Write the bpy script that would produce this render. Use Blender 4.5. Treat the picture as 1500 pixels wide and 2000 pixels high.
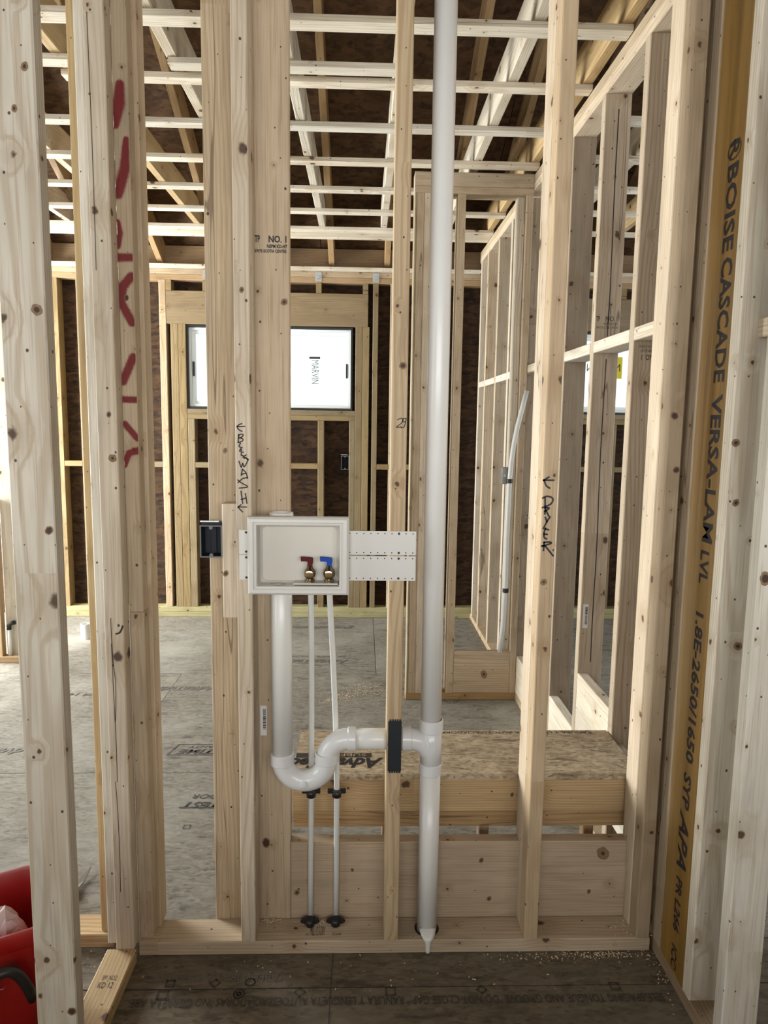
import bpy, bmesh, math, random
from mathutils import Matrix, Vector

random.seed(7)
for o in list(bpy.data.objects):
    bpy.data.objects.remove(o, do_unlink=True)
SC = bpy.context.scene
COL = SC.collection

# ------------------------------------------------------------------ camera
cd = bpy.data.cameras.new('camera')
cam = bpy.data.objects.new('camera', cd)
COL.objects.link(cam)
cd.sensor_fit = 'HORIZONTAL'
cd.sensor_width = 36.0
cd.lens = 1373.57 / 1500.0 * 36.0
cd.clip_start = 0.02
cd.clip_end = 200
right = Vector((0.99944874, -0.03014898, 0.01390168))
up = Vector((-0.01003006, 0.12496183, 0.99211085))
back = Vector((-0.03164831, -0.99170337, 0.12459055))
m = Matrix((right, up, back)).transposed().to_4x4()
m.translation = Vector((0, -1.72, 1.4075))
cam.matrix_world = m
SC.camera = cam

# ------------------------------------------------------------------ world, lights, exposure
wd = bpy.data.worlds.new('overcast_sky')
SC.world = wd
wd.use_nodes = True
nt = wd.node_tree
bg = nt.nodes['Background']
bg.inputs[0].default_value = (0.86, 0.95, 1.0, 1)
bg.inputs[1].default_value = 1.7

def area(name, loc, direction, sx, sy, power, color=(1, 1, 1)):
    l = bpy.data.lights.new(name, 'AREA')
    l.shape = 'RECTANGLE'
    l.size, l.size_y = sx, sy
    l.energy = power
    l.color = color
    o = bpy.data.objects.new(name, l)
    COL.objects.link(o)
    o.location = loc
    o.rotation_euler = Vector(direction).to_track_quat('-Z', 'Z').to_euler()
    return o
# daylight through the wide opening behind the photographer
area('daylight_back_opening', (0.3, -4.30, 1.62), (0, 1, 0), 4.2, 1.5, 134, (1.0, 0.98, 0.95))
# daylight through the patio door opening in the side wall of the far room
area('daylight_patio_door', (-3.60, 2.35, 1.15), (1, 0, 0), 1.6, 2.0, 390, (0.99, 1.0, 0.96))
# daylight through the near side window
area('daylight_near_window', (-3.60, -1.55, 1.45), (1, 0, 0), 2.0, 1.5, 36, (0.97, 1.0, 0.99))
# added daylight from an unseen side opening, for the room on the other side
area('daylight_side_added', (3.02, 1.3, 1.45), (-1, 0, 0), 1.5, 1.1, 22, (0.95, 0.98, 1.0))

SC.view_settings.view_transform = 'Standard'
SC.view_settings.look = 'None'
SC.view_settings.gamma = 1.0
SC.view_settings.use_curve_mapping = False
SC.view_settings.exposure = 0.02
SC.cycles.max_bounces = 4
SC.cycles.diffuse_bounces = 3
SC.cycles.glossy_bounces = 3
SC.cycles.transmission_bounces = 4
SC.cycles.transparent_max_bounces = 6
SC.cycles.caustics_reflective = False
SC.cycles.caustics_refractive = False
SC.cycles.sample_clamp_indirect = 4.0
SC.cycles.use_adaptive_sampling = True
SC.cycles.adaptive_threshold = 0.12

# ------------------------------------------------------------------ node helpers
class NT:
    def __init__(s, name):
        s.m = bpy.data.materials.new(name)
        s.m.use_nodes = True
        s.t = s.m.node_tree
        s.b = s.t.nodes['Principled BSDF']
    def n(s, kind, **kw):
        nd = s.t.nodes.new(kind)
        for k, v in kw.items():
            setattr(nd, k, v)
        return nd
    def l(s, a, b):
        s.t.links.new(a, b)
    def put(s, inp, v):
        if isinstance(v, bpy.types.NodeSocket):
            s.l(v, inp)
        else:
            inp.default_value = v
    def math(s, op, a, b=None, c=None, clamp=False):
        nd = s.n('ShaderNodeMath', operation=op)
        nd.use_clamp = clamp
        s.put(nd.inputs[0], a)
        if b is not None: s.put(nd.inputs[1], b)
        if c is not None: s.put(nd.inputs[2], c)
        return nd.outputs[0]
    def vmath(s, op, a, b=None):
        nd = s.n('ShaderNodeVectorMath', operation=op)
        s.put(nd.inputs[0], a)
        if b is not None: s.put(nd.inputs[1], b)
        return nd.outputs[0]
    def xyz(s, x, y, z):
        nd = s.n('ShaderNodeCombineXYZ')
        for i, v in enumerate((x, y, z)): s.put(nd.inputs[i], v)
        return nd.outputs[0]
    def sep(s, v):
        nd = s.n('ShaderNodeSeparateXYZ')
        s.l(v, nd.inputs[0])
        return nd.outputs
    def noise(s, vec, scale, detail=2.0, rough=0.5, dist=0.0):
        nd = s.n('ShaderNodeTexNoise')
        s.put(nd.inputs['Vector'], vec)
        nd.inputs['Scale'].default_value = scale
        nd.inputs['Detail'].default_value = detail
        nd.inputs['Roughness'].default_value = rough
        nd.inputs['Distortion'].default_value = dist
        return nd.outputs
    def mixc(s, f, a, b, blend='MIX'):
        nd = s.n('ShaderNodeMix', data_type='RGBA', blend_type=blend)
        s.put(nd.inputs[0], f)
        s.put(nd.inputs[6], a)
        s.put(nd.inputs[7], b)
        return nd.outputs[2]
    def ramp(s, v, a, b, lo=0.0, hi=1.0):
        nd = s.n('ShaderNodeMapRange')
        nd.interpolation_type = 'SMOOTHSTEP'
        s.put(nd.inputs[0], v)
        s.put(nd.inputs[1], a); s.put(nd.inputs[2], b)
        s.put(nd.inputs[3], lo); s.put(nd.inputs[4], hi)
        return nd.outputs[0]

def lumber_material(name='softwood_lumber', paint=False):
    s = NT(name)
    tc = s.n('ShaderNodeTexCoord')
    oi = s.n('ShaderNodeObjectInfo')
    P = tc.outputs['Object']
    x, y, z = s.sep(P)
    rnd = oi.outputs['Random']
    wn = s.n('ShaderNodeTexWhiteNoise', noise_dimensions='1D')
    s.l(rnd, wn.inputs['W'])
    r1, r2, r3 = s.sep(wn.outputs['Color'])
    off = s.math('MULTIPLY', rnd, 61.0)
    nx = s.sep(tc.outputs['Normal'])[0]
    sel = s.math('GREATER_THAN', s.math('ABSOLUTE', nx), 0.5)
    lat = s.math('ADD', s.math('MULTIPLY', x, s.math('SUBTRACT', 1.0, sel)), s.math('MULTIPLY', y, sel))
    wob = s.noise(s.vmath('ADD', P, s.xyz(off, 0, off)), 85.0, 1.0)[0]
    wob = s.math('MULTIPLY', s.math('SUBTRACT', wob, 0.5), 0.011)
    def knots(freq, shift, spread, rmin, rvar, keepat):
        # one knot per cell along the length; its place across comes from the cell's random colour
        w_in = s.math('MULTIPLY_ADD', z, freq, s.math('MULTIPLY', off, shift))
        vo = s.n('ShaderNodeTexVoronoi', voronoi_dimensions='1D', feature='F1')
        vo.inputs['Scale'].default_value = 1.0
        s.l(w_in, vo.inputs['W'])
        kc = s.sep(vo.outputs['Color'])
        dz = s.math('DIVIDE', s.math('SUBTRACT', w_in, vo.outputs['W']), freq)
        dl = s.math('SUBTRACT', lat, s.math('MULTIPLY', s.math('SUBTRACT', kc[0], 0.5), spread))
        d = s.math('SQRT', s.math('ADD', s.math('MULTIPLY', dl, dl), s.math('MULTIPLY', s.math('MULTIPLY', dz, dz), 0.7)))
        rad = s.math('MULTIPLY_ADD', s.math('MULTIPLY', kc[2], kc[2]), rvar, rmin)
        return d, rad, s.math('GREATER_THAN', kc[1], keepat)
    d, rad, keep = knots(4.6, 1.0, 0.115, 0.0020, 0.0135, 0.18)
    dw = s.math('ADD', d, wob)
    knot = s.math('MULTIPLY', s.ramp(dw, rad, s.math('MULTIPLY', rad, 0.45)), keep)
    halo = s.math('MULTIPLY', s.ramp(dw, s.math('MULTIPLY', rad, 5.5), rad), keep)
    # growth rings: distance from a pith line that wanders along the board
    n1 = s.noise(s.xyz(s.math('ADD', s.math('MULTIPLY', x, 5.0), off), s.math('MULTIPLY', y, 5.0), s.math('MULTIPLY', z, 1.1)), 1.0, 1.0)[0]
    dx = s.math('SUBTRACT', x, s.math('MULTIPLY', s.math('SUBTRACT', r1, 0.5), 0.20))
    dy = s.math('SUBTRACT', y, s.math('MULTIPLY_ADD', r2, 0.12, 0.02))
    r = s.math('SQRT', s.math('ADD', s.math('MULTIPLY', dx, dx), s.math('MULTIPLY', dy, dy)))
    r = s.math('ADD', r, s.math('MULTIPLY', n1, 0.055))
    r = s.math('ADD', r, s.math('MULTIPLY', halo, 0.008))
    wv = s.math('SINE', s.math('MULTIPLY', r, s.math('MULTIPLY_ADD', r3, 500.0, 600.0)))
    wv = s.ramp(wv, 0.0, 1.0)
    fib = s.noise(s.xyz(s.math('ADD', s.math('MULTIPLY', x, 240.0), off), s.math('MULTIPLY', y, 240.0), s.math('MULTIPLY', z, 5.0)), 1.0, 2.0, 0.6)[0]
    blot = s.noise(s.xyz(s.math('ADD', s.math('MULTIPLY', x, 13.0), off), s.math('MULTIPLY', y, 13.0), s.math('MULTIPLY', z, 3.0)), 1.0, 3.0, 0.6)[0]
    base = oi.outputs['Color']
    dark = s.mixc(1.0, base, (0.66, 0.55, 0.43, 1), 'MULTIPLY')
    light = s.mixc(1.0, base, (1.16, 1.17, 1.19, 1), 'MULTIPLY')
    grey = s.mixc(1.0, base, (0.74, 0.75, 0.78, 1), 'MULTIPLY')
    c = s.mixc(s.ramp(blot, 0.44, 0.68), base, light)
    c = s.mixc(s.ramp(blot, 0.42, 0.26, 0.0, 0.8), c, grey)
    c = s.mixc(s.math('MULTIPLY', wv, s.math('MULTIPLY_ADD', r2, 0.42, 0.10)), c, dark)
    c = s.mixc(s.ramp(fib, 0.48, 0.74, 0.0, 0.55), c, dark)
    c = s.mixc(s.math('MULTIPLY', halo, 0.42), c, dark)
    c = s.mixc(s.math('MULTIPLY', knot, 0.92), c, (0.060, 0.030, 0.016, 1))
    # drying checks: hair cracks that run with the grain on some boards
    ck = s.noise(s.xyz(s.math('ADD', s.math('MULTIPLY', lat, 13.0), off), off, s.math('MULTIPLY', z, 0.55)), 1.0, 2.0)[0]
    ck2 = s.math('ABSOLUTE', s.math('SUBTRACT', ck, 0.56))
    c = s.mixc(s.math('MULTIPLY', s.ramp(ck2, 0.0050, 0.0015), s.math('MULTIPLY', s.math('GREATER_THAN', r1, 0.70), 0.6)), c, (0.07, 0.04, 0.025, 1))
    # nail heads and specks
    d2, rad2, keep2 = knots(12.0, 1.7, 0.078, 0.0015, 0.0024, 0.15)
    c = s.mixc(s.math('MULTIPLY', s.ramp(s.math('ADD', d2, s.math('MULTIPLY', wob, 0.25)), rad2, s.math('MULTIPLY', rad2, 0.6)), s.math('MULTIPLY', keep2, 0.9)), c, (0.022, 0.013, 0.009, 1))
    if paint:
        at = s.n('ShaderNodeAttribute', attribute_name='paint')
        pn = s.noise(P, 900.0, 1.0)[0]
        pf = s.ramp(s.math('ADD', at.outputs['Fac'], s.math('MULTIPLY', s.math('SUBTRACT', pn, 0.5), 0.9)), 0.05, 0.75)
        c = s.mixc(s.math('MULTIPLY', pf, 0.95), c, (0.145, 0.003, 0.009, 1))
    s.l(c, s.b.inputs['Base Color'])
    s.b.inputs['Roughness'].default_value = 0.62
    s.b.inputs['Specular IOR Level'].default_value = 0.3
    return s.m

def strand_material(name, c_lo, c_hi, c_dark, stretch=(1, 1, 1), scale=28.0, streak=0.5, dust=None, rough=0.8):
    """oriented strand board: overlapping flakes"""
    s = NT(name)
    tc = s.n('ShaderNodeTexCoord')
    oi = s.n('ShaderNodeObjectInfo')
    P = s.vmath('ADD', tc.outputs['Object'], s.xyz(s.math('MULTIPLY', oi.outputs['Random'], 17.0), s.math('MULTIPLY', oi.outputs['Random'], 5.0), 0.0))
    wn = s.noise(P, 6.0, 2.0)[1]
    Pw = s.vmath('ADD', P, s.vmath('MULTIPLY', s.vmath('SUBTRACT', wn, (0.5, 0.5, 0.5)), (0.05, 0.05, 0.05)))
    def flakes(vec, sc):
        v = s.n('ShaderNodeTexVoronoi', voronoi_dimensions='3D', feature='F1')
        v.inputs['Scale'].default_value = sc
        s.l(vec, v.inputs['Vector'])
        return s.sep(v.outputs['Color'])
    f1 = flakes(s.vmath('MULTIPLY', Pw, stretch), scale)
    f2 = flakes(s.vmath('MULTIPLY', s.vmath('ADD', Pw, (3.1, 1.7, 0.3)), tuple(a * 0.8 + 0.15 for a in stretch)), scale * 1.9)
    fl = s.math('ADD', s.math('MULTIPLY', f1[0], 0.6), s.math('MULTIPLY', f2[1], 0.4))
    c = s.mixc(fl, c_lo, c_hi)
    st = s.noise(s.vmath('MULTIPLY', P, tuple(a * 9.0 for a in stretch)), 2.2, 4.0, 0.65, 0.6)[0]
    c = s.mixc(s.ramp(st, 0.52, 0.72, 0.0, streak), c, c_dark)
    ch = s.math('GREATER_THAN', f2[0], 0.93)
    c = s.mixc(s.math('MULTIPLY', ch, 0.6 * streak), c, c_dark)
    if dust:
        dn = s.noise(P, 1.7, 4.0, 0.6)[0]
        c = s.mixc(s.ramp(dn, 0.45, 0.75, 0.0, 0.55), c, dust)
        dn2 = s.noise(s.vmath('MULTIPLY', P, (1.0, 2.5, 1.0)), 4.3, 5.0, 0.65)[0]
        c = s.mixc(s.ramp(dn2, 0.55, 0.8, 0.0, 0.5), c, c_dark)
    s.l(c, s.b.inputs['Base Color'])
    s.b.inputs['Roughness'].default_value = rough
    s.b.inputs['Specular IOR Level'].default_value = 0.3
    bp = s.n('ShaderNodeBump')
    bp.inputs['Strength'].default_value = 0.35
    bp.inputs['Distance'].default_value = 0.002
    s.l(fl, bp.inputs['Height'])
    s.l(bp.outputs[0], s.b.inputs['Normal'])
    return s.m

def plain(name, color, rough=0.5, metal=0.0, spec=0.5, var=0.06, vscale=30.0, alpha=None, bump=0.0, trans=0.0):
    s = NT(name)
    tc = s.n('ShaderNodeTexCoord')
    n = s.noise(tc.outputs['Object'], vscale, 3.0)[0]
    c = s.mixc(n, tuple(v * (1 - var) for v in color[:3]) + (1,), tuple(min(1, v * (1 + var)) for v in color[:3]) + (1,))
    s.l(c, s.b.inputs['Base Color'])
    s.b.inputs['Roughness'].default_value = rough
    s.b.inputs['Metallic'].default_value = metal
    s.b.inputs['Specular IOR Level'].default_value = spec
    if trans:
        s.b.inputs['Transmission Weight'].default_value = trans
    if bump:
        bp = s.n('ShaderNodeBump')
        bp.inputs['Strength'].default_value = bump
        bp.inputs['Distance'].default_value = 0.001
        s.l(n, bp.inputs['Height'])
        s.l(bp.outputs[0], s.b.inputs['Normal'])
    return s.m

def glass_material():
    s = NT('window_glass')
    t = s.t
    tr = s.n('ShaderNodeBsdfTransparent')
    tr.inputs[0].default_value = (0.95, 0.985, 0.98, 1)
    gl = s.n('ShaderNodeBsdfGlossy')
    gl.inputs['Roughness'].default_value = 0.02
    fr = s.n('ShaderNodeFresnel')
    fr.inputs[0].default_value = 1.45
    mx = s.n('ShaderNodeMixShader')
    s.l(fr.outputs[0], mx.inputs[0]); s.l(tr.outputs[0], mx.inputs[1]); s.l(gl.outputs[0], mx.inputs[2])
    s.l(mx.outputs[0], t.nodes['Material Output'].inputs[0])
    return s.m

LUM = lumber_material()
LUMP = lumber_material('painted_softwood_lumber', True)
M = {
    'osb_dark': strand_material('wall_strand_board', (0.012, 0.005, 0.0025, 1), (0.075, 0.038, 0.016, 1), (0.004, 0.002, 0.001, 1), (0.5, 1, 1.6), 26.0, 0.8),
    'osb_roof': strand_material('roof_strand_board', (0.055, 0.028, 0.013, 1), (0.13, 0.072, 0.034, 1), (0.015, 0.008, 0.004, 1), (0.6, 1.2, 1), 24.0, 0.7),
    'osb_deck': strand_material('deck_strand_board', (0.26, 0.195, 0.125, 1), (0.56, 0.46, 0.32, 1), (0.07, 0.042, 0.026, 1), (0.5, 1.5, 1), 85.0, 0.8),
    'floor': strand_material('subfloor_strand_board', (0.150, 0.136, 0.112, 1), (0.25, 0.232, 0.194, 1), (0.035, 0.030, 0.023, 1), (0.45, 1.25, 1), 70.0, 0.62, (0.37, 0.365, 0.325, 1)),
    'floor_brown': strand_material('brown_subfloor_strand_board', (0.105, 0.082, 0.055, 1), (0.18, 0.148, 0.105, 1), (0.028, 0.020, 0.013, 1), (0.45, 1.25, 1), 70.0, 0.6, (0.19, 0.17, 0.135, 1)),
    'pvc': plain('white_pvc_pipe', (0.74, 0.735, 0.71), 0.28, var=0.04, vscale=9.0),
    'pvc_fit': plain('grey_white_pvc_fitting', (0.70, 0.705, 0.705), 0.24, var=0.03, vscale=12.0),
    'pex': plain('translucent_white_tube', (0.64, 0.65, 0.63), 0.35, var=0.04, vscale=40.0),
    'abs_white': plain('white_box_plastic', (0.63, 0.615, 0.58), 0.35, var=0.02),
    'abs_cream': plain('cream_box_plastic', (0.57, 0.54, 0.48), 0.4, var=0.02),
    'black_plastic': plain('black_clip_plastic', (0.012, 0.011, 0.011), 0.45),
    'grey_plastic': plain('grey_box_plastic', (0.026, 0.030, 0.037), 0.65, spec=0.2),
    'grey_edge': plain('grey_box_rim', (0.14, 0.145, 0.15), 0.45),
    'steel_dark': plain('dark_steel_plate', (0.020, 0.024, 0.030), 0.5, 0.3),
    'zinc': plain('galvanised_steel', (0.55, 0.58, 0.60), 0.35, 0.9, var=0.2, vscale=90.0),
    'chrome': plain('brass_chrome_valve', (0.45, 0.36, 0.25), 0.12, 1.0, var=0.1),
    'red_handle': plain('dark_red_handle', (0.085, 0.005, 0.006), 0.6, spec=0.2),
    'blue_handle': plain('blue_handle', (0.010, 0.055, 0.33), 0.6, spec=0.2),
    'red_tub': plain('red_tote_plastic', (0.30, 0.006, 0.005), 0.38, var=0.12, vscale=8.0),
    'bag': plain('thin_white_plastic_film', (0.80, 0.66, 0.64), 0.4, var=0.05, trans=0.15),
    'ink': plain('black_marker_ink', (0.008, 0.006, 0.010), 0.6),
    'stamp': plain('black_stamp_ink', (0.030, 0.022, 0.018), 0.7, var=0.6, vscale=400.0),
    'print_floor': plain('grey_floor_print', (0.045, 0.042, 0.040), 0.8, var=0.5, vscale=200.0),
    'print_soft': plain('faded_floor_print', (0.13, 0.12, 0.105), 0.8, var=0.4, vscale=120.0),
    'label_white': plain('white_paper_label', (0.78, 0.77, 0.76), 0.6, var=0.02),
    'frame_white': plain('white_window_vinyl', (0.86, 0.92, 0.93), 0.35, var=0.02),
    'flash_black': plain('black_flashing', (0.010, 0.011, 0.012), 0.5),
    'yellow': plain('yellow_sticker', (0.85, 0.70, 0.02), 0.6, trans=0.3),
    'knot_heart': plain('dark_knot_heart', (0.050, 0.026, 0.014), 0.7, var=0.5, vscale=300.0),
    'knot_ring': plain('brown_knot_ring', (0.21, 0.135, 0.075), 0.7, var=0.35, vscale=180.0),
    'caulk': plain('white_sealant', (0.70, 0.69, 0.66), 0.3),
    'sawdust': plain('pale_wood_chips', (0.66, 0.54, 0.38), 0.8, var=0.4, vscale=150.0),
    'tool_grey': plain('dull_grey_metal', (0.35, 0.35, 0.33), 0.4, 0.5),
    'glass': glass_material(),
}
def lvl_material():
    s = NT('amber_laminated_veneer')
    tc = s.n('ShaderNodeTexCoord')
    P = tc.outputs['Object']
    x, y, z = s.sep(P)
    f = s.noise(s.xyz(s.math('MULTIPLY', x, 60.0), s.math('MULTIPLY', y, 60.0), s.math('MULTIPLY', z, 2.2)), 1.0, 4.0, 0.6, 0.8)[0]
    b = s.noise(s.vmath('MULTIPLY', P, (3.0, 3.0, 1.0)), 2.0, 3.0)[0]
    c = s.mixc(s.ramp(f, 0.30, 0.75), (0.27, 0.148, 0.024, 1), (0.16, 0.080, 0.013, 1))
    c = s.mixc(s.ramp(b, 0.4, 0.8, 0.0, 0.5), c, (0.29, 0.195, 0.080, 1))
    s.l(c, s.b.inputs['Base Color'])
    s.b.inputs['Roughness'].default_value = 0.5
    return s.m
M['lvl'] = lvl_material()

# ------------------------------------------------------------------ object helpers
def tag(o, label=None, cat=None, group=None, kind=None):
    if label: o['label'] = label
    if cat: o['category'] = cat
    if group: o['group'] = group
    if kind: o['kind'] = kind
    return o

def empty(name, loc=(0, 0, 0), label=None, cat=None, group=None, kind=None):
    o = bpy.data.objects.new(name, None)
    COL.objects.link(o)
    o.location = loc
    o.empty_display_size = 0.1
    return tag(o, label, cat, group, kind)

def world_loc(o):
    v = Vector((0, 0, 0))
    while o is not None:
        v += Vector(o.location)
        o = o.parent
    return v

def link(name, me, parent=None, mat=None, loc=(0, 0, 0), smooth=False):
    """link a mesh whose vertices are relative to loc (world)"""
    o = bpy.data.objects.new(name, me)
    COL.objects.link(o)
    if mat is not None and not me.materials:
        me.materials.append(mat)
    if smooth:
        for p in me.polygons: p.use_smooth = True
    if parent is not None:
        o.parent = parent
        o.location = Vector(loc) - world_loc(parent)
    else:
        o.location = loc
    return o

def mesh_from(name, verts, faces):
    me = bpy.data.meshes.new(name)
    me.from_pydata(verts, [], faces)
    me.update()
    return me

_cache = {}
def board_mesh(a, b, L, ch):
    key = (round(a, 4), round(b, 4), round(L, 4), ch)
    if key in _cache: return _cache[key]
    ha, hb, hl = a / 2, b / 2, L / 2
    c = min(ch, a * 0.3, b * 0.3)
    sec = [(ha - c, -hb), (ha, -hb + c), (ha, hb - c), (ha - c, hb), (-ha + c, hb), (-ha, hb - c), (-ha, -hb + c), (-ha + c, -hb)]
    vs = [(x, y, -hl) for x, y in sec] + [(x, y, hl) for x, y in sec]
    fs = [(i, (i + 1) % 8, 8 + (i + 1) % 8, 8 + i) for i in range(8)]
    fs += [tuple(range(7, -1, -1)), tuple(range(8, 16))]
    me = mesh_from('lumber', vs, fs)
    _cache[key] = me
    return me

ROT = {'z': Matrix.Identity(3),
       'x': Matrix(((0, 0, 1), (1, 0, 0), (0, 1, 0))),
       'y': Matrix(((0, 1, 0), (0, 0, 1), (1, 0, 0)))}
T = {'pale': (0.56, 0.475, 0.365), 'tan': (0.455, 0.362, 0.25), 'pink': (0.49, 0.395, 0.285), 'warm': (0.48, 0.355, 0.22),
     'golden': (0.49, 0.36, 0.195), 'treated': (0.36, 0.325, 0.165), 'brown': (0.31, 0.22, 0.135), 'white': (0.62, 0.565, 0.465), 'amber': (0.37, 0.25, 0.13), 'gold_shaded': (0.25, 0.187, 0.098)}  # last tint is gold darkened, the far wall's shade put into the colour

BOARDS = []
def lum(name, parent, x0, x1, y0, y1, z0, z1, tint='tan', axis=None, ch=0.0025, label=None, mat=None, lean=None):
    dx, dy, dz = x1 - x0, y1 - y0, z1 - z0
    if axis is None:
        axis = 'xyz'[[dx, dy, dz].index(max(dx, dy, dz))]
    a, b, L = {'z': (dx, dy, dz), 'x': (dy, dz, dx), 'y': (dz, dx, dy)}[axis]
    me = board_mesh(a, b, L, ch)
    if not me.materials: me.materials.append(LUM)
    o = bpy.data.objects.new(name, me)
    COL.objects.link(o)
    if mat is not None:
        o.data = me.copy(); o.data.materials.clear(); o.data.materials.append(mat)
    c = Vector(((x0 + x1) / 2, (y0 + y1) / 2, (z0 + z1) / 2))
    r = ROT[axis]
    if lean: r = Matrix.Rotation(lean, 3, 'Y') @ r
    o.rotation_euler = r.to_euler()
    if parent is not None:
        o.parent = parent
        c = c - world_loc(parent)
    o.location = c
    t = T[tint] if isinstance(tint, str) else tint
    j = 1 + random.uniform(-0.06, 0.06)
    k = random.uniform(-0.015, 0.015)
    o.color = (t[0] * j + k, t[1] * j, t[2] * j - k, 1)
    if label: o['label'] = label
    BOARDS.append((o, x0, x1, y0, y1, z0, z1))
    return o

def panel(name, parent, x0, x1, y0, y1, z0, z1, mat, rot=None):
    vs = [(sx * (x1 - x0) / 2, sy * (y1 - y0) / 2, sz * (z1 - z0) / 2) for sz in (-1, 1) for sy in (-1, 1) for sx in (-1, 1)]
    fs = [(0, 2, 3, 1), (4, 5, 7, 6), (0, 1, 5, 4), (2, 6, 7, 3), (0, 4, 6, 2), (1, 3, 7, 5)]
    return link(name, mesh_from(name, vs, fs), parent, mat, ((x0 + x1) / 2, (y0 + y1) / 2, (z0 + z1) / 2))

def box_bm(bm, x0, x1, y0, y1, z0, z1):
    v = [bm.verts.new((x, y, z)) for z in (z0, z1) for y in (y0, y1) for x in (x0, x1)]
    for f in ((0, 2, 3, 1), (4, 5, 7, 6), (0, 1, 5, 4), (2, 6, 7, 3), (0, 4, 6, 2), (1, 3, 7, 5)):
        bm.faces.new([v[i] for i in f])

def bevelled(bm, w, seg=2):
    bmesh.ops.recalc_face_normals(bm, faces=bm.faces[:])
    bmesh.ops.bevel(bm, geom=bm.edges[:], offset=w, segments=seg, profile=0.5, affect='EDGES')

def finish(bm, name, parent, mat, smooth=False, origin=(0, 0, 0), recalc=True):
    """bm holds world coordinates"""
    if recalc: bmesh.ops.recalc_face_normals(bm, faces=bm.faces[:])
    base = world_loc(parent) if parent is not None else Vector(origin)
    bmesh.ops.translate(bm, verts=bm.verts[:], vec=-base)
    me = bpy.data.meshes.new(name)
    bm.to_mesh(me); bm.free()
    o = bpy.data.objects.new(name, me)
    COL.objects.link(o)
    me.materials.append(mat)
    if smooth:
        for p in me.polygons: p.use_smooth = True
    if parent is not None: o.parent = parent
    else: o.location = base
    return o

def rbox(name, parent, x0, x1, y0, y1, z0, z1, mat, bev=0.002, seg=2, smooth=False, origin=None):
    bm = bmesh.new()
    box_bm(bm, x0, x1, y0, y1, z0, z1)
    if bev: bevelled(bm, bev, seg)
    if origin is None: origin = ((x0 + x1) / 2, (y0 + y1) / 2, z0)
    return finish(bm, name, parent, mat, smooth, origin)

def sweep_bm(bm, pts, rad, n=20, caps=True):
    """tube along pts; rad is a number or a list"""
    pts = [Vector(p) for p in pts]
    if not isinstance(rad, (list, tuple)): rad = [rad] * len(pts)
    tang = []
    for i in range(len(pts)):
        a = pts[max(i - 1, 0)]; b = pts[min(i + 1, len(pts) - 1)]
        tang.append((b - a).normalized())
    ref = Vector((0, 1, 0)) if abs(tang[0].y) < 0.9 else Vector((1, 0, 0))
    u = (ref - tang[0] * ref.dot(tang[0])).normalized()
    rings = []
    for i, p in enumerate(pts):
        u = (u - tang[i] * u.dot(tang[i])).normalized()
        w = tang[i].cross(u)
        rings.append([bm.verts.new(p + (u * math.cos(2 * math.pi * k / n) + w * math.sin(2 * math.pi * k / n)) * rad[i]) for k in range(n)])
    for a, b in zip(rings, rings[1:]):
        for k in range(n):
            bm.faces.new((a[k], a[(k + 1) % n], b[(k + 1) % n], b[k]))
    if caps:
        bm.faces.new(rings[0][::-1]); bm.faces.new(rings[-1])

def tube(name, parent, pts, rad, mat, n=20, caps=True, origin=None):
    bm = bmesh.new()
    sweep_bm(bm, pts, rad, n, caps)
    o = finish(bm, name, parent, mat, True, origin or pts[0])
    for p in o.data.polygons:
        if len(p.vertices) > 4: p.use_smooth = False
    return o

def collar(name, parent, c, axis, length, r0, r1, mat, ch=0.0018, n=28):
    """hub of a fitting: a short ring with rounded rims around a pipe, centred at c"""
    ax = {'x': Vector((1, 0, 0)), 'y': Vector((0, 1, 0)), 'z': Vector((0, 0, 1))}[axis]
    u = Vector((0, 1, 0)) if axis != 'y' else Vector((1, 0, 0))
    w = ax.cross(u)
    prof = [(-length / 2, r0), (-length / 2, r1 - ch), (-length / 2 + ch, r1), (length / 2 - ch, r1), (length / 2, r1 - ch), (length / 2, r0)]
    bm = bmesh.new()
    rings = []
    for t, r in prof:
        rings.append([bm.verts.new(Vector(c) + ax * t + (u * math.cos(2 * math.pi * k / n) + w * math.sin(2 * math.pi * k / n)) * r) for k in range(n)])
    for a, b in zip(rings, rings[1:] + rings[:1]):
        for k in range(n):
            bm.faces.new((a[k], a[(k + 1) % n], b[(k + 1) % n], b[k]))
    o = finish(bm, name, parent, mat, True)
    o.data.set_sharp_from_angle(angle=math.radians(40))
    return o

def lathe(name, parent, c, prof, mat, axis='z', n=24, smooth=True):
    ax = {'x': Vector((1, 0, 0)), 'y': Vector((0, 1, 0)), 'z': Vector((0, 0, 1))}[axis]
    u = Vector((0, 1, 0)) if axis != 'y' else Vector((1, 0, 0))
    w = ax.cross(u)
    bm = bmesh.new()
    rings = [[bm.verts.new(Vector(c) + ax * t + (u * math.cos(2 * math.pi * k / n) + w * math.sin(2 * math.pi * k / n)) * max(r, 1e-4)) for k in range(n)] for t, r in prof]
    for a, b in zip(rings, rings[1:]):
        for k in range(n):
            bm.faces.new((a[k], a[(k + 1) % n], b[(k + 1) % n], b[k]))
    bm.faces.new(rings[0][::-1]); bm.faces.new(rings[-1])
    o = finish(bm, name, parent, mat, smooth, c)
    o.data.set_sharp_from_angle(angle=math.radians(45))
    return o

def text_mesh(body, shear=0.0, bold=0.0, mono=False):
    cu = bpy.data.curves.new('lettering', 'FONT')
    cu.body = body
    cu.size = 1.0
    cu.shear = shear
    cu.offset = bold
    cu.resolution_u = 2
    ob = bpy.data.objects.new('lettering_tmp', cu)
    COL.objects.link(ob)
    dg = bpy.context.evaluated_depsgraph_get()
    me = bpy.data.meshes.new_from_object(ob.evaluated_get(dg))
    bpy.data.objects.remove(ob, do_unlink=True)
    return me

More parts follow.
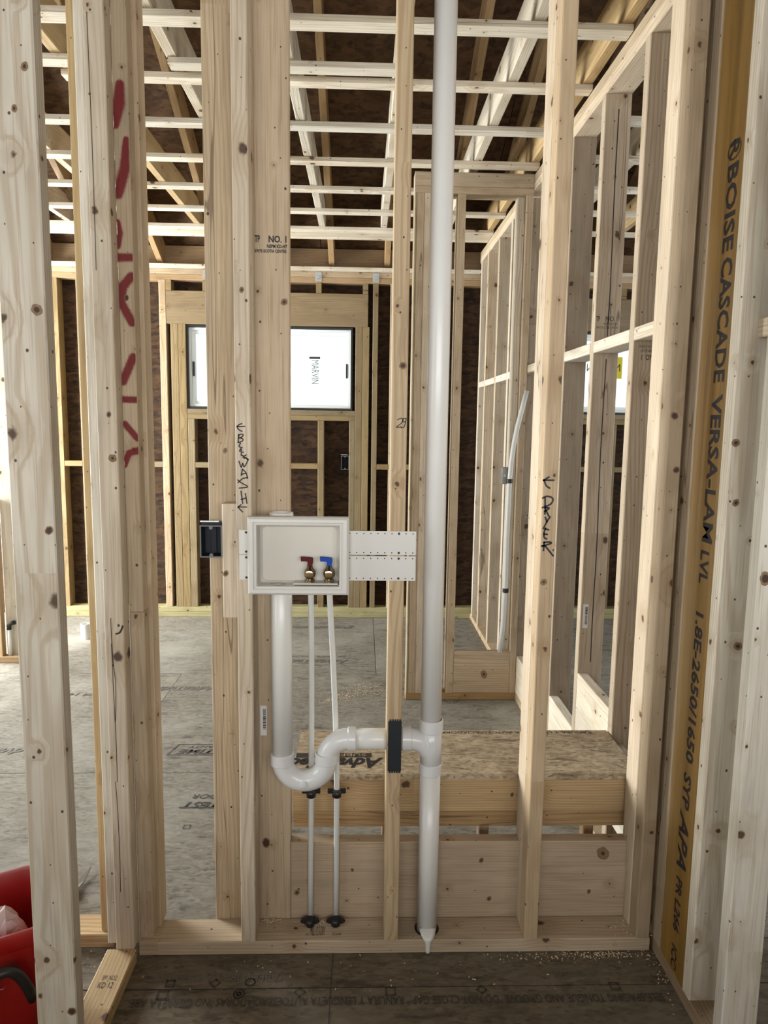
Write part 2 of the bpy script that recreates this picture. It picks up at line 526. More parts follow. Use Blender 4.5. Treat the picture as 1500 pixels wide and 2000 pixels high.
def lettering(name, parent, body, o, xd, yd, width, height, mat, shear=0.0, bold=0.0, off=0.0006, mirror=False):
    """flat print whose lower-left corner stands at o, running along xd, letters up along yd"""
    me = text_mesh(body, shear, bold)
    xs = [v.co.x for v in me.vertices]; ys = [v.co.y for v in me.vertices]
    x0, x1, y0, y1 = min(xs), max(xs), min(ys), max(ys)
    xd = Vector(xd); yd = Vector(yd); nrm = xd.cross(yd)
    base = world_loc(parent) if parent is not None else Vector((0, 0, 0))
    inv = Matrix.Identity(3)
    if parent is not None and parent.rotation_euler.to_matrix() != Matrix.Identity(3):
        inv = parent.rotation_euler.to_matrix().inverted()
    for v in me.vertices:
        a = (v.co.x - x0) / (x1 - x0) * width
        if mirror: a = width - a
        b = (v.co.y - y0) / (y1 - y0) * height
        v.co = inv @ (Vector(o) + xd * a + yd * b + nrm * off - base)
    me.materials.clear(); me.materials.append(mat)
    ob = bpy.data.objects.new(name, me)
    COL.objects.link(ob)
    if parent is not None: ob.parent = parent
    return ob

def ribbons(name, parent, strokes, w, place, mat, closed=False):
    """pen strokes as flat strips; place(a, b) turns stroke coordinates into world points"""
    bm = bmesh.new()
    for st in strokes:
        P = [Vector(p) for p in st]
        # densify with a smooth curve
        Q = []
        for i in range(len(P) - 1):
            p0 = P[max(i - 1, 0)]; p1 = P[i]; p2 = P[i + 1]; p3 = P[min(i + 2, len(P) - 1)]
            for k in range(5):
                t = k / 5
                Q.append(0.5 * ((2 * p1) + (p2 - p0) * t + (2 * p0 - 5 * p1 + 4 * p2 - p3) * t * t + (3 * p1 - p0 - 3 * p2 + p3) * t ** 3))
        Q.append(P[-1])
        prev = None
        for i, q in enumerate(Q):
            d = (Q[min(i + 1, len(Q) - 1)] - Q[max(i - 1, 0)])
            d = d.normalized() if d.length > 1e-9 else Vector((1, 0))
            n_ = Vector((-d.y, d.x)) * w / 2
            e = d * (w / 2 if i == len(Q) - 1 else (-w / 2 if i == 0 else 0))
            a = bm.verts.new(place(*(q + n_ + e))); b = bm.verts.new(place(*(q - n_ + e)))
            if prev: bm.faces.new((prev[0], prev[1], b, a))
            prev = (a, b)
    base = world_loc(parent)
    bmesh.ops.translate(bm, verts=bm.verts[:], vec=-base)
    if parent.rotation_euler.to_matrix() != Matrix.Identity(3):
        bmesh.ops.rotate(bm, verts=bm.verts[:], cent=(0, 0, 0), matrix=parent.rotation_euler.to_matrix().inverted())
    me = bpy.data.meshes.new(name)
    bm.to_mesh(me); bm.free()
    me.materials.append(mat)
    ob = bpy.data.objects.new(name, me)
    COL.objects.link(ob)
    ob.parent = parent
    return ob

ZC = 2.585          # underside of the ceiling straps
YF = 3.28           # inner face of the far exterior wall
XR = 0.80           # face of the long wall on the right

# ================================================================== FLOOR
floor = empty('floor', kind='structure')
tag(floor, 'grey printed strand board subfloor laid in wide panels')
ys = [-4.6, -3.66, -2.44, -1.33, -0.112, 0.045, 0.984, 2.118, 3.37]
xs_even = [-3.7, -2.1, 0.09, 2.3, 3.1]
xs_odd = [-3.7, -1.0, 1.24, 3.1]
for i in range(len(ys) - 1):
    xs = [-3.7, -2.25, -0.615, 1.55, 3.1] if i == 4 else [-3.7, -1.0, 1.24, 3.1] if i == 3 else (xs_even if i % 2 == 1 else xs_odd)
    for a, b in zip(xs, xs[1:]):
        dzz = random.uniform(-0.0006, 0.0)
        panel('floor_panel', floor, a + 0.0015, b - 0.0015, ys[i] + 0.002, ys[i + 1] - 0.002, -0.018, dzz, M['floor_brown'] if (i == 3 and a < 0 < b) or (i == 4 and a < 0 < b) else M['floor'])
panel('floor_joist_deck', floor, -3.75, 3.15, -4.65, 3.42, -0.06, -0.019, M['flash_black'])
XL, YU = (-1, 0, 0), (0, -1, 0)
def fprint(body, x_right, x_left, y, h, mat, shear=0.0, bold=0.0, z=0.0):
    return lettering('floor_print', floor, body, (x_right, y + h / 2, z), XL, YU, x_right - x_left, h, mat, shear, bold, 0.0012)
fprint('SELF-SPACING TONGUE AND GROOVE "DO NOT CLOSE GAP." RANURA Y LENGUETA AUTOESPACIADORAS "NO CIERRE LA ABE', 0.765, -0.55, -0.156, 0.026, M['print_floor'])
fprint('ABERTURA LA CIERRE NO', -0.20, -0.54, -0.078, 0.024, M['print_soft'])
fprint('DO NOT CLOSE', 0.63, 0.50, -0.072, 0.020, M['print_soft'])
def outline(cx, cy, r, n, rot=0.0, w=0.0028):
    pts = [(cx + r * math.cos(rot + 2 * math.pi * k / n), cy + r * math.sin(rot + 2 * math.pi * k / n)) for k in range(n + 1)]
    segs = [[pts[k], pts[k + 1]] for k in range(n)]
    return ribbons('floor_mark', floor, segs, w, lambda a, b: (a, b, 0.0012), M['print_floor'])
for cx, cy, r, n, ro in ((-0.47, -0.096, 0.014, 4, 0.785), (-0.48, -0.131, 0.017, 4, 0.785), (-0.358, -0.096, 0.012, 4, 0), (-0.292, -0.131, 0.013, 14, 0), (-0.292, -0.131, 0.005, 10, 0),
                         (-0.142, -0.128, 0.013, 4, 0), (0.084, -0.128, 0.016, 4, 0.785), (0.313, -0.126, 0.012, 4, 0), (0.653, -0.120, 0.015, 4, 0.785), (-0.27, -0.094, 0.012, 12, 0)):
    outline(cx, cy, r, n, ro)
ribbons('chalk_line', floor, [[(-0.063, -0.5), (-0.066, -0.12), (-0.064, -0.001)]], 0.0022, lambda a, b: (a, b, 0.0012), M['print_floor'])
fprint('LIFETIME', -0.50, -0.782, 1.168, 0.040, M['print_floor'], 0.3, 0.01)
fprint('WARRANTY', -0.52, -0.745, 1.213, 0.022, M['print_floor'], 0.3)
ribbons('floor_mark', floor, [[(-0.815, 1.138), (-0.48, 1.138)], [(-0.815, 1.138), (-0.79, 1.236)], [(-0.79, 1.236), (-0.46, 1.236)]], 0.004, lambda a, b: (a, b, 0.0012), M['print_floor'])
fprint('QUIETEST', -0.37, -0.66, 0.745, 0.050, M['print_floor'], 0.3, 0.02)
fprint('SUBFLOOR', -0.40, -0.627, 0.802, 0.030, M['print_floor'], 0.3)
fprint('AdvanTech', -0.07, -0.46, 2.325, 0.075, M['print_soft'], 0.35, 0.03)
fprint('SUBFLOOR', -0.085, -0.44, 2.415, 0.03, M['print_soft'], 0.2)
fprint('guaranteed', -0.045, -0.52, 3.03, 0.10, M['print_soft'], 0.3, 0.02)
fprint('AdvanTech', -0.77, -1.06, 1.89, 0.06, M['print_soft'], 0.35, 0.03)
fprint('AdvanTech', -1.36, -1.78, 1.175, 0.06, M['print_soft'], 0.35, 0.03)
fprint('09 14', -1.37, -1.50, 1.805, 0.04, M['print_floor'], 0.2)
for k, (xx, yy, ww, hh) in enumerate(((0.06, 0.6, 0.5, 0.03), (-0.72, 0.55, 0.02, 0.02))):
    outline(xx if k else -0.60, yy, 0.016, 12 if k else 4, 0.785)

# ================================================================== FRONT WALL (laundry wall, outline studs with plumbing)
wf = empty('wall_front', kind='structure')
tag(wf, 'open stud laundry wall holding the outlet box and drain pipe')
ZT = 2.51
plate_f = lum('bottom_plate', wf, -0.576, 0.790, 0.0, 0.089, 0.0, 0.038, 'pink', label='bottom plate under the laundry studs')
lum('bottom_plate', wf, -1.35, -0.655, 0.030, 0.112, 0.0, 0.038, 'golden')
lum('top_plate', wf, -0.66, 0.80, 0.0, 0.089, ZT, ZT + 0.0375, 'tan')
lum('top_plate', wf, -0.66, 0.80, 0.0, 0.089, ZT + 0.038, ZC, 'tan')
wash = lum('stud', wf, -0.308, -0.270, 0.0, 0.089, 0.038, ZT, 'pale', label='stud marked Block WASH in black marker')
st29 = lum('stud', wf, 0.070, 0.108, 0.0, 0.089, 0.038, ZT, (0.50, 0.385, 0.245), label='stud marked 29 with a dark steel guard plate')
dry = lum('stud', wf, 0.447, 0.484, 0.0, 0.055, 0.038, ZT, 'warm', label='stud marked DRYER in black marker')
lum('stud', wf, 0.4475, 0.4845, 0.0555, 0.140, 0.038, ZT, 'pale')
lum('stud', wf, 0.752, 0.789, 0.0, 0.050, 0.038, ZT, (0.35, 0.27, 0.18))
lum('stud', wf, 0.750, 0.788, 0.0505, 0.128, 0.038, ZT, 'pale')
# corner group on the left
lum('stud', wf, -0.629, -0.582, -0.022, 0.024, 0.038, ZT, 'pale', label='front stud of the corner post with a long crack')
lum('stud', wf, -0.658, -0.6295, 0.000, 0.038, 0.038, ZT, 'white')
lum('stud', wf, -0.692, -0.6585, 0.046, 0.110, 0.038, ZT, 'golden')
redst = lum('stud', wf, -0.5815, -0.546, 0.020, 0.060, 0.930, ZT, 'tan', label='upper stud piece sprayed with dark red paint strokes', mat=LUMP)
lum('stud', wf, -0.5815, -0.545, 0.020, 0.060, 0.038, 0.929, 'pink')
lum('stud', wf, -0.5815, -0.536, 0.0605, 0.117, 0.038, ZT, 'tan')
# flat studs just behind the plate
lum('flat_stud', wf, -0.3935, -0.305, 0.0895, 0.128, 0.0, ZT, (0.45, 0.352, 0.235))
no1 = lum('flat_stud', wf, -0.2725, -0.186, 0.0895, 0.128, 0.0, ZT, (0.475, 0.378, 0.265), label='flat stud stamped NO 1')
lum('block', wf, -0.350, -0.3085, 0.036, 0.089, 0.912, 1.203, 'pale')

crk = [o for o in wf.children if o.get('label', '').startswith('front stud of the corner')][0]
ribbons('crack', crk, [[(-0.6125, 0.925), (-0.6120, 0.86), (-0.6095, 0.80), (-0.6060, 0.76), (-0.6075, 0.70), (-0.6100, 0.66)], [(-0.6130, 0.86), (-0.6115, 0.70), (-0.6100, 0.62), (-0.6105, 0.50)],
                       [(-0.6150, 0.50), (-0.6120, 0.42), (-0.6110, 0.30), (-0.6120, 0.20)], [(-0.6180, 2.30), (-0.6165, 2.0), (-0.6175, 1.75)]], 0.0016, lambda a, b: (a, -0.0226, b), M['stamp'])
ribbons('gouge', crk, [[(-0.5840, 0.905), (-0.5880, 0.895), (-0.5930, 0.888), (-0.6000, 0.886)]], 0.0045, lambda a, b: (a, -0.0226, b), M['stamp'])
# paint mask on the red stud
PAINT = [[(-564.3, 2170.7, 9), (-568, 2130, 13), (-578, 2083.9, 9)], [(-554.1, 2052.3, 6), (-559, 1986.8, 11), (-576, 1931.8, 11)], [(-580, 1866.4, 7), (-578.5, 1843.5, 10), (-581, 1814.4, 7)],
         [(-583.9, 1787.7, 9), (-549.2, 1788.5, 8)], [(-551.7, 1745.1, 9), (-572, 1721.2, 10), (-577, 1685.6, 9), (-552.6, 1638.7, 9)], [(-552.6, 1557.2, 9), (-578, 1500.1, 9)],
         [(-580.1, 1457.1, 7), (-548.3, 1456.3, 7)], [(-577, 1398.1, 7), (-548.6, 1363.9, 7)], [(-547.0, 1334.0, 8), (-569, 1327.5, 7), (-581.7, 1298.6, 7)]]
def build_painted_stud(o):
    x0, x1, y0, z0, z1 = -0.5815, -0.546, 0.020, 0.930, ZT
    NX, NZ = 14, 460
    cx, cz = (x0 + x1) / 2, (z0 + z1) / 2
    me = o.data
    bm = bmesh.new(); bm.from_mesh(me)
    # a finely divided front face just over the stud face carries the paint mask
    lay = bm.verts.layers.float.new('paint')
    grid = []
    for j in range(NZ + 1):
        row = []
        for i in range(NX + 1):
            X = x0 + 0.0006 + (x1 - x0 - 0.0012) * i / NX
            Z = z0 + 0.0006 + (z1 - z0 - 0.0012) * j / NZ
            best = 0.0
            for st in PAINT:
                for (ax, az, aw), (bx, bz, bw) in zip(st, st[1:]):
                    px, pz = X * 1000, Z * 1000
                    if abs(pz - az) > 90 and abs(pz - bz) > 90: continue
                    ux, uz = bx - ax, bz - az
                    t = max(0, min(1, ((px - ax) * ux + (pz - az) * uz) / (ux * ux + uz * uz)))
                    dd = math.hypot(px - ax - ux * t, pz - az - uz * t)
                    w = aw + (bw - aw) * t
                    best = max(best, max(0.0, min(1.0, 1.55 - dd / w)))
            v = bm.verts.new((X - cx, y0 - 0.0004 - (0.020 + 0.060) / 2, Z - cz))
            v[lay] = best
            row.append(v)
        grid.append(row)
    for j in range(NZ):
        for i in range(NX):
            bm.faces.new((grid[j][i], grid[j][i + 1], grid[j + 1][i + 1], grid[j + 1][i]))
    bm.to_mesh(me); bm.free()
build_painted_stud(redst)

WASH_STROKES = [[(-2846, 13964), (-2941, 13957), (-3028, 13961)], [(-3028, 13961), (-2974, 14006), (-2916, 14027)], [(-3029, 13958), (-2996, 13891), (-2915, 13845)], [(-2990, 13763), (-3006, 13573)], [(-2997, 13742), (-2929, 13777), (-2882, 13758), (-2916, 13710), (-2984, 13682)], [(-2971, 13689), (-2897, 13662), (-2904, 13615), (-2999, 13573)], [(-2952, 13560), (-2987, 13478), (-2913, 13452)], [(-2947, 13424), (-2975, 13369), (-2934, 13363), (-2927, 13411), (-2947, 13424)], [(-2887, 13343), (-2927, 13329), (-2935, 13268), (-2894, 13261)], [(-2895, 13220), (-2819, 13276)], [(-2867, 13234), (-2861, 13187), (-2827, 13214), (-2766, 13161)], [(-2991, 13117), (-2938, 12974), (-2903, 13077), (-2863, 12988), (-2780, 13147), (-2814, 13187)], [(-2912, 12926), (-2940, 12782)], [(-2912, 12926), (-2831, 12852), (-2791, 12715)], [(-2927, 12803), (-2838, 12831)], [(-2791, 12722), (-2907, 12700), (-3018, 12602)], [(-3024, 12664), (-2943, 12596), (-2786, 12501), (-2992, 12465)], [(-2952, 12389), (-2914, 12092)], [(-2843, 12335), (-2811, 12093)], [(-2947, 12189), (-2830, 12224)], [(-2819, 12003), (-3025, 12001)], [(-3025, 12001), (-2956, 12057)], [(-3025, 11994), (-2923, 11883)]]
DRYER_STROKES = [[(4727, 12747), (4481, 12745)], [(4481, 12745), (4604, 12823)], [(4496, 12738), (4550, 12613), (4637, 12551)], [(4535, 12305), (4544, 12108)], [(4479, 12304), (4569, 12347), (4682, 12327), (4734, 12265), (4676, 12152), (4482, 12065)], [(4553, 12059), (4545, 11911)], [(4546, 12052), (4602, 12067), (4645, 12046), (4542, 11974)], [(4577, 11982), (4646, 11855)], [(4563, 11819), (4603, 11714)], [(4676, 11828), (4603, 11707), (4525, 11543)], [(4575, 11543), (4544, 11430), (4556, 11316), (4614, 11281)], [(4575, 11529), (4654, 11509)], [(4553, 11401), (4624, 11395)], [(4562, 11188), (4549, 10988)], [(4555, 11188), (4689, 11203), (4733, 11168), (4509, 11095)], [(4509, 11095), (4580, 11102), (4684, 10989), (4796, 10854)]]
NUMBER_STROKES = [[(849, 14176), (931, 14210), (982, 14178), (934, 14087), (819, 13995), (935, 14005)], [(1048, 14204), (981, 14203), (974, 14129), (1037, 14130)], [(1056, 14212), (1026, 14047), (997, 13997), (935, 13984)]]
front = lambda a, b: (a * 1e-4, -0.0006, b * 1e-4)
ribbons('marker_writing', wash, WASH_STROKES, 29, front, M['ink'])
ribbons('marker_writing', dry, DRYER_STROKES, 44, front, M['ink'])
ribbons('marker_writing', st29, NUMBER_STROKES, 22, front, M['ink'])
XP, ZP = (1, 0, 0), (0, 0, 1)
lettering('grade_stamp', no1, 'NO. 1', (-0.236, 0.0895, 1.846), XP, ZP, 0.044, 0.017, M['ink'], 0, 0.03)
lettering('grade_stamp', no1, 'TP', (-0.270, 0.0895, 1.846), XP, ZP, 0.013, 0.017, M['ink'], 0, 0.03)
lettering('grade_stamp', no1, 'SW75 SCOTIA CENTRE', (-0.270, 0.0895, 1.822), XP, ZP, 0.078, 0.008, M['ink'], 0, 0.04)
lettering('grade_stamp', no1, 'NSPM KD-HT', (-0.240, 0.0895, 1.833), XP, ZP, 0.050, 0.009, M['ink'], 0, 0.04)
rbox('barcode_label', no1, -0.2660, -0.2490, 0.0885, 0.0895, 0.572, 0.655, M['label_white'], 0, origin=(0, 0, 0))
bm = bmesh.new()
zz = 0.590
while zz < 0.648:
    t_ = random.choice((0.0012, 0.002, 0.003))
    box_bm(bm, -0.2590, -0.2510, 0.0880, 0.0886, zz, zz + t_)
    zz += t_ + random.choice((0.0012, 0.0018))
finish(bm, 'barcode', no1, M['ink'])
# small stamp and scribbles on the bottom plate
lettering('grade_stamp', plate_f, 'MILL 12 S-DRY', (-0.128, 0.020, 0.038), (1, 0, 0), (0, 1, 0), 0.040, 0.034, M['stamp'])
lettering('marker_writing', plate_f, 'Cold', (-0.068, 0.020, 0.038), (1, 0, 0), (0, 1, 0), 0.024, 0.010, M['ink'], 0.3)
lettering('marker_writing', plate_f, 'H', (-0.140, 0.020, 0.038), (1, 0, 0), (0, 1, 0), 0.008, 0.008, M['ink'], 0.3)

# ================================================================== NEAR LEFT WALL
wl = empty('wall_left', kind='structure')
tag(wl, 'near stud wall running towards the viewer')
pl = lum('bottom_plate', wl, -0.652, -0.5765, -1.30, -0.0225, 0.0, 0.0379, 'golden')
lum('stud', wl, -0.654, -0.573, -0.400, -0.364, 0.038, ZT, (0.56, 0.505, 0.415), label='broad pale stud nearest the red tote')
lum('stud', wl, -0.654, -0.573, -1.05, -1.01, 0.038, ZT, 'pale')
lum('top_plate', wl, -0.654, -0.575, -1.30, -0.0005, ZT, ZC, 'tan')
lettering('grade_stamp', pl, 'SPF  NO.2', (-0.630, -0.125, 0.0379), (1, 0, 0), (0, 1, 0), 0.036, 0.014, M['stamp'])
lettering('grade_stamp', pl, 'KD 12', (-0.632, -0.150, 0.0379), (1, 0, 0), (0, 1, 0), 0.036, 0.018, M['stamp'])

# ================================================================== RIGHT WALL
wr = empty('wall_right', kind='structure')
tag(wr, 'long open stud wall on the right with an amber laminated post')
# laundry end
lum('stud', wr, 0.8005, 0.889, -0.040, 0.018, 0.038, ZT, (0.38, 0.295, 0.195))
lum('stud', wr, XR, 0.886, -0.208, -0.171, 0.038, ZT, 'white')
lum('stud', wr, XR, 0.880, -0.352, -0.316, 0.038, ZT, 'white')
lum('bottom_plate', wr, 0.8005, 0.889, -1.30, 0.128, 0.0, 0.0378, 'brown')
lum('block', wr, 0.8405, 0.878, -0.3155, -0.2085, 1.60, 1.64, 'pale')
lum('block', wr, 0.835, 0.875, -0.80, -0.3525, 1.60, 1.64, 'pale')
lvl = lum('laminated_post', wr, XR, 0.889, -0.1705, -0.0405, 0.038, ZT, 'amber', label='amber laminated veneer post with black lettering', mat=M['lvl'])
DZ, DY = (0, 0, -1), (0, -1, 0)
for body, z0, z1, yb, h in (('R', 2.026, 1.990, -0.113, 0.040), ('BOISE', 1.979, 1.794, -0.110, 0.046), ('CASCADE', 1.782, 1.510, -0.112, 0.048), ('VERSA-LAM', 1.484, 1.144, -0.112, 0.047),
                            ('LVL', 1.124, 1.045, -0.110, 0.040), ('1.8E-2650/1650', 0.975, 0.601, -0.108, 0.038), ('SYP', 0.571, 0.480, -0.106, 0.036), ('APA', 0.470, 0.321, -0.100, 0.048),
                            ('PR L266', 0.294, 0.150, -0.104, 0.032), ('ICC', 0.110, 0.050, -0.104, 0.030)):
    lettering('lettering', lvl, body, (XR, yb, z0), DZ, DY, z0 - z1, h, M['ink'], 0.28 if body in ('APA',) else 0.0, 0.026)
cp = [(math.cos(k * math.pi / 8) * 0.019 + 2.008, math.sin(k * math.pi / 8) * 0.026 - 0.133) for k in range(17)]
ribbons('lettering', lvl, [cp], 0.004, lambda a, b: (XR - 0.0006, b, a), M['stamp'])
# run beyond the laundry
lum('bottom_plate', wr, XR, 0.889, 0.1285, 3.279, 0.0, 0.0379, 'tan')
lum('top_plate', wr, XR, 0.889, -1.30, 3.279, ZT, ZT + 0.0375, 'pale')
lum('top_plate', wr, XR, 0.889, -1.30, 3.279, ZT + 0.038, ZC - 0.0005, 'tan')
SY = [0.388, 0.756, 1.113, 1.480, 1.855, 2.215, 2.580, 2.950, 3.200]
SN = ['pink', 'pink', (0.38, 0.30, 0.215), 'pink', 'tan', 'pale', 'tan', 'pink', 'pale']
studs_r = []
for yv, tn in zip(SY, SN):
    studs_r.append(lum('stud', wr, XR, 0.889, yv, yv + 0.037, 0.038, ZT, tn))
lum('stud', wr, 0.8005, 0.889, 0.0895, 0.1275, 0.038, ZT, 'tan')
prev = 0.1275
for yv in SY:
    lum('block', wr, XR, 0.889, prev + 0.0005, yv - 0.0005, 1.662, 1.700, 'white', axis='y')
    prev = yv + 0.037
# backing boards low between the studs
for ya, yb, z0, z1 in ((0.4255, 0.7555, 0.373, 0.505), (0.4255, 0.7555, 0.155, 0.372), (0.1280, 0.3875, 0.155, 0.405), (0.7935, 1.1125, 0.039, 0.275), (1.1505, 1.4795, 0.039, 0.245), (1.5175, 1.742, 0.039, 0.235)):
    lum('backing_board', wr, XR + 0.001, 0.839, ya, yb, z0, z1, 'white', axis='y')
s2 = studs_r[1]
s2['label'] = 'stud with a long split stamped NO 1'
lettering('grade_stamp', s2, 'NO. 1', (0.838, 0.756, 1.770), XP, ZP, 0.044, 0.017, M['stamp'], 0, 0.01)
lettering('grade_stamp', s2, 'TP', (0.805, 0.756, 1.770), XP, ZP, 0.013, 0.017, M['stamp'], 0, 0.02)
lettering('grade_stamp', s2, 'SW75 SCOTIA CENTRE', (0.805, 0.756, 1.745), XP, ZP, 0.078, 0.008, M['stamp'])
lettering('grade_stamp', s2, 'NSPM KD-HT', (0.832, 0.756, 1.757), XP, ZP, 0.050, 0.009, M['stamp'])
ribbons('crack', s2, [[(0.846, 2.46), (0.845, 2.2), (0.848, 1.9), (0.846, 1.72)], [(0.847, 1.64), (0.844, 1.3), (0.848, 1.0), (0.846, 0.72), (0.847, 0.55)]], 0.0035, lambda a, b: (a, 0.7554, b), M['ink'])
rbox('barcode_label', s2, 0.810, 0.829, 0.7552, 0.7559, 0.676, 0.765, M['label_white'], 0, origin=(0, 0, 0))
bm = bmesh.new()
zz = 0.690
while zz < 0.755:
    t_ = random.choice((0.0012, 0.002, 0.003))
    box_bm(bm, 0.818, 0.827, 0.7547, 0.7553, zz, zz + t_)
    zz += t_ + random.choice((0.0012, 0.0018))
finish(bm, 'barcode', s2, M['ink'])
s1 = studs_r[0]
lettering('grade_stamp', s1, 'NO. 1', (0.862, 0.388, 1.622), (-1, 0, 0), (0, 0, -1), 0.036, 0.016, M['stamp'], 0, 0.01)
lettering('grade_stamp', s1, 'NSPM KD-HT', (0.862, 0.388, 1.638), (-1, 0, 0), (0, 0, -1), 0.040, 0.009, M['stamp'])
lettering('grade_stamp', s1, 'SW75 SCOTIA CENTRE', (0.880, 0.388, 1.650), (-1, 0, 0), (0, 0, -1), 0.062, 0.008, M['stamp'])

# ================================================================== MIDDLE PARTITION WITH OPENING
wm = empty('wall_middle', kind='structure')
tag(wm, 'short stud partition with an opening beyond the platform')
YM = 1.743
lum('bottom_plate', wm, 0.235, 0.799, YM, YM + 0.089, 0.0, 0.0379, 'amber')
lum('top_plate', wm, 0.235, 0.799, YM, YM + 0.089, 2.488, 2.5195, 'tan')
lum('top_plate', wm, 0.235, 0.799, YM, YM + 0.089, 2.520, 2.5845, 'tan')
for a, b, tn in ((0.235, 0.2455, (0.33, 0.28, 0.20)), (0.246, 0.2815, 'tan'), (0.282, 0.3275, 'pale')):
    lum('stud', wm, a, b, YM, YM + 0.089, 0.038, 2.4875, tn)
lum('stud', wm, 0.440, 0.478, YM, YM + 0.089, 0.038, 2.4875, 'tan')
lum('stud', wm, 0.7660, 0.7985, YM, YM + 0.040, 0.038, 2.4875, 'pink')
lum('stud', wm, 0.730, 0.7655, YM + 0.030, YM + 0.089, 0.261, 2.4875, 'white')
lum('backing_board', wm, 0.4785, 0.7655, YM, YM + 0.029, 0.038, 0.260, 'pink', axis='x', label='short board with a round knot across the opening')

# ================================================================== FAR EXTERIOR WALL
wx = empty('wall_far', kind='structure')
tag(wx, 'far exterior stud wall with brown strand board sheathing and high windows')
Y1 = YF + 0.089
X0, X1 = -2.17, 2.90
W1 = (-1.225, -0.075, 1.500, 2.045)
W2 = (1.30, 2.45, 1.500, 2.045)
lum('bottom_plate', wx, X0, 0.02, YF, Y1, 0.0, 0.0375, 'treated')
lum('bottom_plate', wx, 0.0205, X1, YF, Y1, 0.0, 0.0375, 'treated')
lum('bottom_plate', wx, X0, X1, YF, Y1, 0.038, 0.076, 'treated')
lum('top_plate', wx, X0, X1, YF, Y1, 2.362, 2.3995, 'amber')
lum('top_plate', wx, X0, X1, YF, Y1, 2.400, 2.437, 'tan')
lum('ledger_strip', wx, X0, 0.799, YF - 0.05, YF + 0.012, 2.4375, 2.460, 'white')
lum('ledger_strip', wx, 0.8895, X1, YF - 0.05, YF + 0.012, 2.4375, 2.460, 'white')
lum('rim_board', wx, X0, X1, Y1 - 0.038, Y1, 2.4375, 2.60, 'brown')
for W in (W1, W2):
    a, b, z0, z1 = W
    lum('header', wx, a - 0.13, b + 0.105, YF, YF + 0.038, z1 + 0.025, 2.292, (0.24, 0.183, 0.112))  # front header tint darkened too, shade of the far room painted in
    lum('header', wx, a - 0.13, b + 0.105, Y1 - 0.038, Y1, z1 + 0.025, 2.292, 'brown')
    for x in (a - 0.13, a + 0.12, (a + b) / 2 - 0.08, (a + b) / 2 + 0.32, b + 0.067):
        lum('cripple_stud', wx, x, x + 0.037, YF, Y1, 2.2925, 2.3615, 'gold_shaded')
    lum('sill', wx, a + 0.001, b + 0.02, YF, Y1, z0 - 0.078, z0 - 0.0425, 'gold_shaded', axis='x')
    lum('sill', wx, a + 0.001, b + 0.02, YF, Y1, z0 - 0.042, z0 - 0.006, 'gold_shaded', axis='x')
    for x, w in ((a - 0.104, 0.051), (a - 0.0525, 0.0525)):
        lum('jack_stud', wx, x, x + w - 0.0005, YF, Y1, 0.0765, z1 + 0.0245, 'gold_shaded')
    lum('cripple_stud', wx, a + 0.002, a + 0.050, YF, Y1, 0.0765, z0 - 0.0785, 'gold_shaded')
    lum('cripple_stud', wx, b - 0.019, b + 0.020, YF, Y1, 0.0765, z0 - 0.0785, 'gold_shaded')
    lum('cripple_stud', wx, (a + b) / 2 + 0.335, (a + b) / 2 + 0.378, YF, Y1, 0.0765, z0 - 0.0785, 'gold_shaded')
    lum('cripple_stud', wx, (a + b) / 2 - 0.10, (a + b) / 2 - 0.062, YF, Y1, 0.0765, z0 - 0.0785, 'gold_shaded')
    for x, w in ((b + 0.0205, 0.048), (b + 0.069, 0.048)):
        lum('jack_stud', wx, x, x + w - 0.0005, YF, Y1, 0.0765, z1 + 0.0245, 'gold_shaded')
    lum('king_stud', wx, b + 0.139, b + 0.176, YF, Y1, 0.0765, 2.3615, 'gold_shaded')
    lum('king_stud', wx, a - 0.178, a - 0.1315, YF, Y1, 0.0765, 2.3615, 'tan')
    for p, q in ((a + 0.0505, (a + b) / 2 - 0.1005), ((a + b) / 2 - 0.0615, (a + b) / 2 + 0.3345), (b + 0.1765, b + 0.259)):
        lum('block', wx, p, q, YF, Y1, 1.082, 1.120, 'gold_shaded', axis='x')
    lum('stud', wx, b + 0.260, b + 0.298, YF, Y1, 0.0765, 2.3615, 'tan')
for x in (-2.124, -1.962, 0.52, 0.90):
    lum('stud', wx, x, x + 0.038, YF, Y1, 0.0765, 2.3615, 'gold_shaded')
lum('stud', wx, -1.9235, -1.886, YF, Y1, 0.0765, 2.3615, 'gold_shaded')
lum('block', wx, -2.0855, -1.9625, YF, Y1, 1.082, 1.120, 'gold_shaded', axis='x')
lum('block', wx, -1.8855, -1.4035, YF, Y1, 1.082, 1.120, 'gold_shaded', axis='x')
lum('block', wx, 0.2235, 0.5195, YF, Y1, 1.082, 1.120, 'gold_shaded', axis='x')
lum('block', wx, 0.9385, 1.1215, YF, Y1, 1.082, 1.120, 'gold_shaded', axis='x')
# sheathing panels around both windows
Y2 = Y1 + 0.0115
zt = 2.60
for a, b, c, d in ((X0, W1[0], -0.02, zt), (W1[1], W2[0], -0.02, zt), (W2[1], X1 + 0.1, -0.02, zt), (W1[0], W1[1], -0.02, W1[2]), (W1[0], W1[1], W1[3], zt), (W2[0], W2[1], -0.02, W2[2]), (W2[0], W2[1], W2[3], zt), (-3.72, X0, -0.02, zt)):
    panel('sheathing_panel', wx, a, b, Y1 + 0.0002, Y2, c, d, M['osb_dark'])

